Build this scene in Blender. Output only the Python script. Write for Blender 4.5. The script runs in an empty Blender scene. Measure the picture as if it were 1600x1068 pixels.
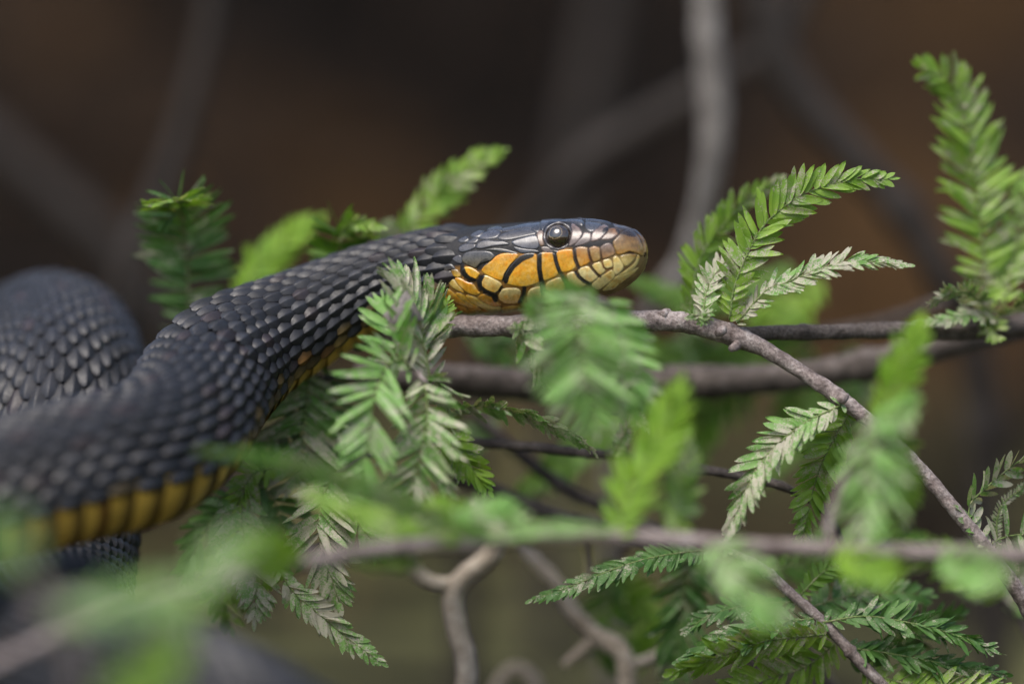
import bpy, math, random
import numpy as np
from mathutils import Vector, Matrix, noise as mnoise

random.seed(7)
rng = np.random.default_rng(7)
scene = bpy.context.scene
COL = scene.collection

# ------------------------------------------------------------------ camera
D = 1.0            # metres from lens to the head
K = 0.00015        # metres per photo pixel at the plane of the head
ZC = 0.115         # height of the lens above the wet ground
cam_d = bpy.data.cameras.new('camera')
cam = bpy.data.objects.new('camera', cam_d)
COL.objects.link(cam)
cam.location = (0, -D, ZC)
cam.rotation_euler = (math.radians(90), 0, 0)
cam_d.sensor_width = 36
cam_d.lens = 36 * D / (1600 * K)
cam_d.clip_start = 0.02
cam_d.clip_end = 400
cam_d.dof.use_dof = True
cam_d.dof.focus_distance = D - 0.003
cam_d.dof.aperture_fstop = 2.7
cam_d.dof.aperture_blades = 0
scene.camera = cam

# ------------------------------------------------------------------ sky and sun (soft, overcast shade)
SUN_EL, SUN_AZ = 58, -150       # azimuth measured from +Y (away from camera), clockwise
world = bpy.data.worlds.new('World')
scene.world = world
world.use_nodes = True
wn = world.node_tree.nodes
wl = world.node_tree.links
bg = wn['Background']
sky = wn.new('ShaderNodeTexSky')
sky.sky_type = 'NISHITA'
sky.sun_disc = False
sky.sun_elevation = math.radians(SUN_EL)
sky.sun_rotation = math.radians(SUN_AZ)
sky.dust_density = 4.0
sky.air_density = 1.0
wl.new(sky.outputs[0], bg.inputs[0])
bg.inputs[1].default_value = 0.125
sun_d = bpy.data.lights.new('sun', 'SUN')
sun_d.energy = 1.5
sun_d.angle = math.radians(35)
sun_d.color = (1.0, 0.96, 0.9)
sun = bpy.data.objects.new('sun', sun_d)
COL.objects.link(sun)
az, el = math.radians(SUN_AZ), math.radians(SUN_EL)
sdir = Vector((math.sin(az) * math.cos(el), math.cos(az) * math.cos(el), math.sin(el)))
sun.rotation_euler = sdir.to_track_quat('Z', 'Y').to_euler()
sun.location = sdir * 5
scene.view_settings.view_transform = 'Standard'
scene.view_settings.look = 'None'
scene.view_settings.gamma = 1
scene.view_settings.exposure = 0.92
scene.cycles.use_denoising = True
scene.cycles.max_bounces = 6
scene.cycles.diffuse_bounces = 3
scene.cycles.glossy_bounces = 3
scene.cycles.transmission_bounces = 3

# ------------------------------------------------------------------ helpers
def P(px, py, y=0.0):
    """photo pixel + depth in cm behind the head -> a point in metres"""
    y = y * 0.01
    f = (D + y) / D * K
    return np.array([(px - 800) * f, y, ZC + (534 - py) * f])

def PROJ(p):
    p = np.asarray(p)
    f = (D + p[..., 1]) / D * K
    return np.stack([800 + p[..., 0] / f, 534 - (p[..., 2] - ZC) / f], -1)

def norm(v):
    v = np.asarray(v, float)
    return v / np.maximum(np.linalg.norm(v, axis=-1, keepdims=True), 1e-12)

def link(o, parent=None):
    COL.objects.link(o)
    if parent is not None:
        o.parent = parent
    return o

def tag(o, label=None, cat=None, group=None, kind=None):
    if label: o['label'] = label
    if cat: o['category'] = cat
    if group: o['group'] = group
    if kind: o['kind'] = kind
    return o

def mesh_from(name, verts, faces, mat, cols=None, smooth=True):
    verts = np.asarray(verts, np.float32)
    faces = np.asarray(faces, np.int32)
    me = bpy.data.meshes.new(name)
    n, k = faces.shape
    me.vertices.add(len(verts))
    me.vertices.foreach_set('co', verts.ravel())
    me.loops.add(n * k)
    me.loops.foreach_set('vertex_index', faces.ravel())
    me.polygons.add(n)
    me.polygons.foreach_set('loop_start', np.arange(0, n * k, k, dtype=np.int32))
    me.polygons.foreach_set('use_smooth', np.full(n, smooth))
    me.update(calc_edges=True)
    if cols is not None:
        a = me.color_attributes.new('Col', 'FLOAT_COLOR', 'POINT')
        c = np.ones((len(verts), 4), np.float32)
        c[:, :3] = cols
        a.data.foreach_set('color', c.ravel())
    me.materials.append(mat)
    return me

def obj(name, me, parent=None, **kw):
    o = bpy.data.objects.new(name, me)
    link(o, parent)
    if kw: tag(o, **kw)
    return o

def empty(name, loc=(0, 0, 0)):
    o = bpy.data.objects.new(name, None)
    o.location = loc
    o.empty_display_size = 0.01
    return link(o)

def grid_faces(nu, nv, wrap=False):
    iu = np.arange(nu - 1)[:, None]
    iv = np.arange(nv if wrap else nv - 1)[None, :]
    jv = (iv + 1) % nv
    a = iu * nv + iv; b = iu * nv + jv; c = (iu + 1) * nv + jv; d = (iu + 1) * nv + iv
    return np.stack([a, b, c, d], -1).reshape(-1, 4)

def spline(pts, step, extra=None):
    """Catmull-Rom through pts, resampled evenly; extra columns are carried along"""
    pts = np.asarray(pts, float)
    A = pts if extra is None else np.hstack([pts, np.asarray(extra, float).reshape(len(pts), -1)])
    Q = np.vstack([2 * A[0] - A[1], A, 2 * A[-1] - A[-2]])
    out = []
    for i in range(len(A) - 1):
        p0, p1, p2, p3 = Q[i:i + 4]
        m = max(4, int(np.linalg.norm(p2[:3] - p1[:3]) / step * 2))
        t = np.linspace(0, 1, m, endpoint=False)[:, None]
        out.append(.5 * ((2 * p1) + (p2 - p0) * t + (2 * p0 - 5 * p1 + 4 * p2 - p3) * t ** 2 + (3 * p1 - p0 - 3 * p2 + p3) * t ** 3))
    out.append(A[-1:])
    C = np.vstack(out)
    s = np.concatenate([[0], np.cumsum(np.linalg.norm(np.diff(C[:, :3], axis=0), axis=1))])
    n = max(3, int(s[-1] / step) + 1)
    si = np.linspace(0, s[-1], n)
    R = np.stack([np.interp(si, s, C[:, j]) for j in range(C.shape[1])], -1)
    return si, R

def smooth1(a, k):
    if k < 1: return a
    w = np.hanning(2 * k + 3)[1:-1]; w /= w.sum()
    p = np.pad(a, ((k, k), (0, 0)), mode='edge')
    return np.stack([np.convolve(p[:, j], w, 'valid') for j in range(a.shape[1])], -1)

def tube_mesh(name, pts, radii, mat, nth=12, step=None, rough=0.0, knots=0, freq=400, closed=True):
    step = step or max(0.0012, min(radii) * 0.8)
    s, R = spline(pts, step, radii)
    C, r = R[:, :3], R[:, 3].copy()
    T = norm(np.gradient(C, axis=0))
    ref = np.array([0.0, 1.0, 0.05]) if abs(T[0][1]) < .85 else np.array([1.0, 0, 0])
    U = np.zeros_like(C); u = ref
    for i in range(len(C)):
        u = norm(u - u.dot(T[i]) * T[i]); U[i] = u
    N = np.cross(U, T)
    for k in range(knots):
        i = random.randrange(len(s)); 
        r *= 1 + random.uniform(.12, .38) * np.exp(-((s - s[i]) / (r[i] * random.uniform(.5, 1.2))) ** 2)
    th = np.linspace(0, 2 * math.pi, nth, endpoint=False)
    V = C[:, None, :] + r[:, None, None] * (np.cos(th)[None, :, None] * U[:, None, :] + np.sin(th)[None, :, None] * N[:, None, :])
    V = V.reshape(-1, 3)
    if rough > 0:
        off = random.uniform(0, 50)
        Cn = np.repeat(C, nth, 0); dirn = norm(V - Cn)
        rr = np.repeat(r, nth)
        amp = np.array([mnoise.fractal(Vector((v * freq).tolist()) + Vector((off, 0, 0)), 0.9, 2.1, 3) for v in V])
        V = V + dirn * (amp * rough * rr)[:, None]
    n = len(C)
    F = grid_faces(n, nth, True)
    V = np.vstack([V, C[:1], C[-1:]])
    a, b = len(V) - 2, len(V) - 1
    i = np.arange(nth); j = (i + 1) % nth
    F = np.vstack([F, np.stack([np.full(nth, a), j, i, i], -1)[:, [0, 1, 2, 2]], np.stack([np.full(nth, b), (n - 1) * nth + i, (n - 1) * nth + j, (n - 1) * nth + j], -1)])
    # caps as degenerate-free tris
    q = F[:-2 * nth]; t = F[-2 * nth:, :3]
    me = bpy.data.meshes.new(name)
    me.from_pydata(V.tolist(), [], q.tolist() + t.tolist())
    me.polygons.foreach_set('use_smooth', np.full(len(me.polygons), True))
    me.materials.append(mat)
    return me

# ------------------------------------------------------------------ materials
def new_mat(name):
    m = bpy.data.materials.new(name); m.use_nodes = True
    nt = m.node_tree
    return m, nt, nt.nodes['Principled BSDF'], nt.nodes['Material Output']

def nd(nt, t, **kw):
    n = nt.nodes.new(t)
    for k, v in kw.items():
        if k.startswith('i_'):
            n.inputs[k[2:].replace('_', ' ')].default_value = v
        else:
            setattr(n, k, v)
    return n

def noise_n(nt, scale, detail=3, rough=.55, vec=None):
    n = nt.nodes.new('ShaderNodeTexNoise')
    n.inputs['Scale'].default_value = scale
    n.inputs['Detail'].default_value = detail
    n.inputs['Roughness'].default_value = rough
    if vec is not None: nt.links.new(vec, n.inputs['Vector'])
    return n

def ramp(nt, fac, stops):
    r = nt.nodes.new('ShaderNodeValToRGB')
    e = r.color_ramp.elements
    while len(e) < len(stops): e.new(.5)
    for i, (p, c) in enumerate(stops):
        e[i].position = p
        e[i].color = (*c, 1) if len(c) == 3 else c
    nt.links.new(fac, r.inputs[0])
    return r

def mix(nt, fac, a, b, typ='MIX'):
    m = nt.nodes.new('ShaderNodeMix'); m.data_type = 'RGBA'; m.blend_type = typ
    for sock, v in ((m.inputs[0], fac), (m.inputs[6], a), (m.inputs[7], b)):
        if hasattr(v, 'links') or hasattr(v, 'is_linked'):
            nt.links.new(v, sock)
        elif isinstance(v, (int, float)):
            sock.default_value = v
        else:
            sock.default_value = (*v, 1)
    return m.outputs[2]

def bump(nt, bsdf, height, strength=.5, dist=.0003):
    b = nt.nodes.new('ShaderNodeBump')
    b.inputs['Strength'].default_value = strength
    b.inputs['Distance'].default_value = dist
    nt.links.new(height, b.inputs['Height'])
    nt.links.new(b.outputs[0], bsdf.inputs['Normal'])

def mat_leaf(name, c1, c2, dust, patch=.5, trans=.3, dustc=(.44, .39, .33), rgh=.5):
    m, nt, b, out = new_mat(name)
    geo = nd(nt, 'ShaderNodeNewGeometry')
    pos = geo.outputs['Position']
    g = noise_n(nt, 160, 3, .6, pos)
    green = ramp(nt, g.outputs[0], [(.35, c1), (.65, c2)]).outputs[0]
    p1 = noise_n(nt, 150, 2, .5, pos)
    p2 = noise_n(nt, 2300, 4, .75, pos)
    p3 = noise_n(nt, 620, 3, .65, pos)
    # dust: patches times crumbs
    s = nd(nt, 'ShaderNodeMath', operation='ADD'); nt.links.new(p1.outputs[0], s.inputs[0]); nt.links.new(p3.outputs[0], s.inputs[1])
    w2 = nd(nt, 'ShaderNodeMath', operation='MULTIPLY_ADD'); nt.links.new(p2.outputs[0], w2.inputs[0]); w2.inputs[1].default_value = 1.6; w2.inputs[2].default_value = -.3
    s2 = nd(nt, 'ShaderNodeMath', operation='ADD'); nt.links.new(s.outputs[0], s2.inputs[0]); nt.links.new(w2.outputs[0], s2.inputs[1])
    lo = 1.5 + .42 * (1 - 2 * dust)
    mr = nd(nt, 'ShaderNodeMapRange'); mr.inputs['From Min'].default_value = lo - .07; mr.inputs['From Max'].default_value = lo + .13
    nt.links.new(s2.outputs[0], mr.inputs['Value'])
    mm = nd(nt, 'ShaderNodeMath', operation='MULTIPLY'); nt.links.new(mr.outputs[0], mm.inputs[0]); mm.inputs[1].default_value = .82
    dcol = ramp(nt, p3.outputs[0], [(.3, tuple(v * .75 for v in dustc)), (.7, dustc)]).outputs[0]
    col = mix(nt, mm.outputs[0], green, dcol)
    nt.links.new(col, b.inputs['Base Color'])
    b.inputs['Roughness'].default_value = rgh
    b.inputs['Specular IOR Level'].default_value = .45
    bump(nt, b, p2.outputs[0], .5, .00025)
    tr = nd(nt, 'ShaderNodeBsdfTranslucent')
    tc = mix(nt, 1.0, col, (1.0, 1.0, .45), 'MULTIPLY')
    nt.links.new(tc, tr.inputs[0])
    ms = nd(nt, 'ShaderNodeMixShader'); ms.inputs[0].default_value = trans
    nt.links.new(b.outputs[0], ms.inputs[1]); nt.links.new(tr.outputs[0], ms.inputs[2])
    nt.links.new(ms.outputs[0], out.inputs[0])
    return m

LEAF = {
    'fresh': mat_leaf('leaf_fresh', (.17, .34, .022), (.26, .44, .04), .08, trans=.42),
    'mid':   mat_leaf('leaf_mid', (.14, .28, .026), (.24, .39, .045), .36, trans=.34),
    'pale':  mat_leaf('leaf_pale', (.16, .36, .07), (.26, .46, .13), .40, trans=.34, dustc=(.50, .47, .40)),
    'dusty': mat_leaf('leaf_dusty', (.10, .24, .04), (.18, .34, .08), .56, trans=.25, dustc=(.50, .44, .38)),
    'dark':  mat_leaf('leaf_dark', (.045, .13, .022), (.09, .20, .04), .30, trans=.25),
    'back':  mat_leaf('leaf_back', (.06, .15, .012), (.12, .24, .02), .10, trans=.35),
}

def mat_bark(name, c1, c2, c3, scale=260, rough=.8, bstr=.8, bdist=.0006):
    m, nt, b, out = new_mat(name)
    geo = nd(nt, 'ShaderNodeNewGeometry'); pos = geo.outputs['Position']
    n1 = noise_n(nt, scale, 5, .65, pos)
    n2 = noise_n(nt, scale * 5, 4, .7, pos)
    base = ramp(nt, n1.outputs[0], [(.3, c1), (.5, c2), (.68, c3)]).outputs[0]
    sp = ramp(nt, n2.outputs[0], [(.42, (.45, .43, .42)), (.6, (1, 1, 1))]).outputs[0]
    nt.links.new(mix(nt, .8, base, sp, 'MULTIPLY'), b.inputs['Base Color'])
    b.inputs['Roughness'].default_value = rough
    b.inputs['Specular IOR Level'].default_value = .3
    add = nd(nt, 'ShaderNodeMath', operation='ADD'); nt.links.new(n1.outputs[0], add.inputs[0]); nt.links.new(n2.outputs[0], add.inputs[1])
    bump(nt, b, add.outputs[0], bstr, bdist)
    return m

BARK = mat_bark('bark_grey', (.13, .10, .092), (.30, .25, .235), (.46, .41, .39))
BARK_D = mat_bark('bark_dark', (.03, .025, .024), (.07, .06, .056), (.14, .12, .11))
BARK_M = mat_bark('bark_mid', (.055, .046, .04), (.12, .10, .09), (.20, .17, .155))
ROOT = mat_bark('root_pale', (.30, .25, .19), (.44, .38, .31), (.54, .48, .41), scale=150)
DEAD = mat_bark('dead_wood', (.11, .10, .092), (.20, .185, .17), (.29, .275, .26), scale=120)
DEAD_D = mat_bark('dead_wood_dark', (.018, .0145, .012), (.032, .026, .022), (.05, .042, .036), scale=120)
RACHIS = mat_bark('rachis', (.12, .20, .05), (.20, .28, .09), (.34, .33, .20), scale=500, rough=.6)

def mat_vcol(name, rough, spec, coat=0.0, coat_r=.15, bscale=1500, bstr=.25, bdist=.00012, var=.35, objcol=False, rvar=.12):
    m, nt, b, out = new_mat(name)
    at = nd(nt, 'ShaderNodeAttribute', attribute_name='Col')
    geo = nd(nt, 'ShaderNodeNewGeometry'); pos = geo.outputs['Position']
    n1 = noise_n(nt, bscale, 4, .65, pos)
    n2 = noise_n(nt, bscale * .22, 3, .6, pos)
    c = at.outputs['Color']
    if objcol:
        oi = nd(nt, 'ShaderNodeObjectInfo')
        c = mix(nt, 1.0, c, oi.outputs['Color'], 'MULTIPLY')
    v = ramp(nt, n2.outputs[0], [(.3, (1 - var,) * 3), (.7, (1 + var * .4,) * 3)]).outputs[0]
    c = mix(nt, 1.0, c, v, 'MULTIPLY')
    nt.links.new(c, b.inputs['Base Color'])
    mr = nd(nt, 'ShaderNodeMapRange'); mr.inputs['To Min'].default_value = max(.05, rough - rvar); mr.inputs['To Max'].default_value = rough + rvar
    mr.inputs['From Min'].default_value = .35; mr.inputs['From Max'].default_value = .65
    nt.links.new(n1.outputs[0], mr.inputs['Value']); nt.links.new(mr.outputs[0], b.inputs['Roughness'])
    b.inputs['Specular IOR Level'].default_value = spec
    b.inputs['Coat Weight'].default_value = coat
    b.inputs['Coat Roughness'].default_value = coat_r
    bump(nt, b, n1.outputs[0], bstr, bdist)
    return m

M_SCALE = mat_vcol('snake_scale', .48, .42, objcol=True)
M_SKIN = mat_vcol('snake_skin', .6, .35)
M_PLATE = mat_vcol('snake_head_plate', .30, .5, coat=.45, coat_r=.14, bscale=1300, bstr=.18, var=.22)
M_BELLY = mat_vcol('snake_belly', .4, .45, bscale=900, var=.3)

# ------------------------------------------------------------------ ground and bank
def build_ground():
    xs = np.concatenate([-np.geomspace(80, .9, 26), np.linspace(-.85, .85, 90), np.geomspace(.9, 80, 26)])
    ys = np.concatenate([-np.geomspace(80, .6, 26), np.linspace(-.55, 2.8, 150), np.geomspace(2.9, 120, 48)])
    X, Y = np.meshgrid(xs, ys, indexing='ij')
    Z = np.zeros_like(X)
    edge = 1.02 + .10 * np.sin(X * 3.1 + .6) + .05 * np.sin(X * 8.3)
    t = np.clip((Y - edge) / 1.25, 0, 1)
    Z += .95 * t * t * (3 - 2 * t)
    for i in range(X.shape[0]):
        for j in range(X.shape[1]):
            v = Vector((X[i, j] * 4.5, Y[i, j] * 4.5, 0))
            Z[i, j] += (mnoise.fractal(v, 1, 2, 4) * (.006 + .055 * t[i, j])) if abs(X[i, j]) < 1.2 and -.8 < Y[i, j] < 3 else 0
    Z = np.where((np.abs(X) < .2) & (np.abs(Y) < .2), np.minimum(Z, .001), Z)
    V = np.stack([X, Y, Z], -1).reshape(-1, 3)
    m, nt, b, out = new_mat('wet_mud')
    geo = nd(nt, 'ShaderNodeNewGeometry'); pos = geo.outputs['Position']
    sep = nd(nt, 'ShaderNodeSeparateXYZ'); nt.links.new(pos, sep.inputs[0])
    n1 = noise_n(nt, 3.6, 2, .5, pos); n2 = noise_n(nt, 40, 5, .65, pos); n3 = noise_n(nt, 8, 1, .5, pos)
    mud = ramp(nt, n3.outputs[0], [(.40, (.006, .005, .0035)), (.50, (.035, .034, .016)), (.60, (.12, .12, .05))]).outputs[0]
    bank = ramp(nt, n1.outputs[0], [(.40, (.006, .0045, .0034)), (.5, (.018, .0118, .0078)), (.60, (.045, .025, .010))]).outputs[0]
    mr = nd(nt, 'ShaderNodeMapRange'); mr.inputs['From Min'].default_value = .01; mr.inputs['From Max'].default_value = .10
    nt.links.new(sep.outputs[2], mr.inputs['Value'])
    c = mix(nt, mr.outputs[0], mud, bank)
    gr = ramp(nt, n2.outputs[0], [(.35, (.55, .55, .55)), (.65, (1.2, 1.2, 1.2))]).outputs[0]
    nt.links.new(mix(nt, 1.0, c, gr, 'MULTIPLY'), b.inputs['Base Color'])
    b.inputs['Roughness'].default_value = .8
    b.inputs['Specular IOR Level'].default_value = .06
    bump(nt, b, n2.outputs[0], .6, .01)
    me = mesh_from('ground', V, grid_faces(len(xs), len(ys))[:, ::-1], m)
    o = obj('ground', me, kind='structure')
    o['label'] = 'dark brown muddy bank and olive wet ground behind the branches'
    return X, Y, Z, xs, ys
GX, GY, GZ, gxs, gys = build_ground()
def ground_z(x, y):
    i = np.clip(np.searchsorted(gxs, x) - 1, 0, len(gxs) - 2); j = np.clip(np.searchsorted(gys, y) - 1, 0, len(gys) - 2)
    a = (x - gxs[i]) / (gxs[i + 1] - gxs[i]); b = (y - gys[j]) / (gys[j + 1] - gys[j])
    return GZ[i, j] * (1 - a) * (1 - b) + GZ[i + 1, j] * a * (1 - b) + GZ[i, j + 1] * (1 - a) * b + GZ[i + 1, j + 1] * a * b

def build_litter():
    n = 2600
    xs = rng.uniform(-.8, .8, n); ys = rng.uniform(.95, 2.6, n)
    V, F, Cc = [], [], []
    for i in range(n):
        z = ground_z(xs[i], ys[i]) + .004
        L = random.uniform(.02, .05); W = L * random.uniform(.25, .5)
        R = Matrix.Rotation(random.uniform(0, 6.28), 3, 'Z') @ Matrix.Rotation(random.uniform(-.7, .7), 3, 'X') @ Matrix.Rotation(random.uniform(-.6, .6), 3, 'Y')
        base = len(V)
        for (u, v, h) in ((-.5, 0, 0), (-.1, .5, .12), (.5, 0, .05), (-.1, -.5, .12)):
            p = R @ Vector((u * L, v * W, h * L)); V.append((xs[i] + p.x, ys[i] + p.y, z + p.z))
        F.append((base, base + 3, base + 2, base + 1))
        k = random.random()
        c = np.array((.030, .018, .010)) if k < .6 else (np.array((.055, .028, .011)) if k < .85 else np.array((.014, .011, .008)))
        if -.75 < xs[i] / (1 + ys[i]) / .12 < -.35 and random.random() < .5: c = np.array((.10, .05, .012))
        Cc += [c * random.uniform(.6, 1.2)] * 4
    m = mat_vcol('dead_leaf', .7, .2, bscale=200)
    me = mesh_from('leaf_litter', V, F, m, Cc, smooth=False)
    obj('leaf_litter', me, label='brown fallen leaves scattered over the dark bank', cat='leaves', kind='stuff')
build_litter()

# ------------------------------------------------------------------ the snake
# head outline from the side: position along the head, crown, throat, half width in mm
HEAD = np.array([
    # px     top    bot    w(mm)  ycm
    [1007.0, 398.0, 401.0, 0.4, -0.62],
    [1005.5, 385.0, 413.0, 2.3, -0.60],
    [1001.5, 374.0, 422.0, 3.6, -0.57],
    [995.0, 364.5, 431.0, 4.7, -0.53],
    [985.0, 356.5, 440.0, 5.7, -0.47],
    [965.0, 350.5, 453.0, 7.0, -0.34],
    [940.0, 346.5, 462.0, 8.0, -0.18],
    [910.0, 344.0, 468.0, 9.0, 0.02],
    [870.0, 344.5, 475.0, 10.3, 0.28],
    [840.0, 346.5, 480.0, 11.2, 0.48],
    [790.0, 350.0, 486.0, 12.0, 0.80],
    [740.0, 354.0, 491.0, 11.6, 1.08],
    [690.0, 360.0, 494.5, 10.3, 1.30],
    [640.0, 370.0, 499.0, 9.4, 1.46],
])
BODY = [  # px, py, y cm, radius px, dorsal direction
    (580, 451, 1.55, 65, (0, -.22, 1)),
    (530, 474, 1.50, 70, (0, -.26, 1)),
    (480, 499, 1.40, 77, (0, -.30, 1)),
    (418, 529, 1.05, 86, (0, -.32, 1)),
    (367, 560, .55, 97, (-.1, -.28, 1)),
    (322, 607, -.6, 102, (-.25, -.1, 1)),
    (287, 662, -2.2, 106, (-.2, .08, 1)),
    (228, 708, -3.5, 109, (-.05, .18, 1)),
    (125, 735, -4.4, 109, (0, .18, 1)),
    (5, 765, -5.1, 107, (0, .1, 1)),
    (-130, 790, -5.3, 108, (0, 0, 1)),
    (-280, 790, -3.0, 112, (0, 0, 1)),
    (-390, 760, 1.0, 116, (0, 0, 1)),
    (-390, 710, 5.5, 118, (0, 0, 1)),
    (-280, 690, 9.5, 118, (0, 0, 1)),
    (-130, 700, 11.4, 112, (0, -.1, 1)),
    (-15, 630, 9.8, 112, (-.1, -.35, 1)),
    (76, 550, 6.6, 120, (-.1, -.75, .8)),
    (98, 606, 3.8, 126, (0, -1, .35)),
    (92, 690, 2.6, 130, (-.05, -1, .1)),
    (88, 780, 2.1, 130, (-.1, -1, .15)),
    (82, 880, 1.0, 126, (-.1, -1, .25)),
    (78, 975, -1.8, 122, (0, -.8, .7)),
    (115, 1030, -5.6, 120, (0, -.3, 1)),
    (205, 1066, -9.2, 120, (0, 0, 1)),
    (345, 1118, -11.0, 118, (0, 0, 1)),
    (500, 1195, -11.0, 108, (0, 0, 1)),
]
TAIL = [(-.005, -.10, .0135, .0135), (.045, -.075, .0105, .0105), (.075, -.03, .008, .008), (.06, .02, .0055, .0055), (.01, .035, .0035, .0035), (-.04, .03, .0015, .0012)]

pts, ext = [], []
for px, t, b, w, y in HEAD:
    f = K * (D + y * .01) / D
    # w, h, exponents (top, bottom), up
    blend = np.clip((px - 640) / 120, 0, 1)
    pts.append(P(px, (t + b) / 2, y))
    ext.append([w * .001, (b - t) / 2 * f, 2 + .75 * blend, 2 + .3 * blend, 0, -.10 - .08 * (1 - blend), 1])
for px, py, y, r, up in BODY:
    f = K * (D + y * .01) / D
    pts.append(P(px, py, y)); ext.append([r * f, r * f, 2, 2, *up])
for x, y, z, r in TAIL:
    pts.append(np.array([x, y, z])); ext.append([r, r, 2, 2, 0, 0, 1])
S_all, R_all = spline(pts, .0004, ext)
nh = int(np.searchsorted(S_all, .045))
Cc = R_all[:, :3].copy()
sm = smooth1(Cc, 18); wgt = np.clip((S_all - .05) / .02, 0, 1)[:, None]
Cc = Cc * (1 - wgt) + sm * wgt
Tt = norm(smooth1(np.gradient(smooth1(Cc, 10), axis=0), 25))
up = norm(smooth1(R_all[:, 7:10], 48))
Ut = norm(up - (up * Tt).sum(-1, keepdims=True) * Tt)
Nt = np.cross(Ut, Tt)
W_, H_, NA, NB = (R_all[:, 3 + i] for i in range(4))
W_ = np.maximum(W_, .0002); H_ = np.maximum(H_, .0002)
STOT = S_all[-1]

def frame_at(s):
    g = lambda A: np.stack([np.interp(s, S_all, A[:, j]) for j in range(3)], -1)
    return g(Cc), norm(g(Tt)), norm(g(Ut)), norm(g(Nt))
def surf(s, th, off=0.0):
    """surface point; th = 0 along the back, positive towards the camera side"""
    s, th = np.broadcast_arrays(np.asarray(s, float), np.asarray(th, float))
    C, T, U, N = frame_at(s)
    w = np.interp(s, S_all, W_); h = np.interp(s, S_all, H_)
    na = np.interp(s, S_all, NA); nb = np.interp(s, S_all, NB)
    c, sn = np.cos(th), np.sin(th)
    n = np.where(c > 0, na, nb)
    rr = (np.abs(c) ** n + np.abs(sn) ** n) ** (-1 / n)
    q = N * (w * rr * sn)[..., None] + U * (h * rr * c)[..., None]
    nn = norm(N * (sn * h * rr)[..., None] + U * (c * w * rr)[..., None])
    return C + q + nn * np.asarray(off)[..., None] if np.ndim(off) else C + q + nn * off
def surf_n(s, th):
    e = 2e-4; a = .01
    ds = (surf(s + e, th) - surf(np.maximum(s - e, 0), th)); dt = (surf(s, th + a) - surf(s, th - a))
    return norm(np.cross(ds, dt)) , ds, dt

# --- tracing frames of the enlarged views used to lay the head shields out
CROP = {'Z': (640, 310, 4.0), 'A': (700, 330, 9.98), 'B': (850, 330, 9.98), 'C': (660, 400, 9.98), 'D': (850, 385, 9.98)}
def cv(c, L):
    x0, y0, k = CROP[c]
    return np.array([(x0 + x / k, y0 + y / k) for x, y in L])

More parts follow.
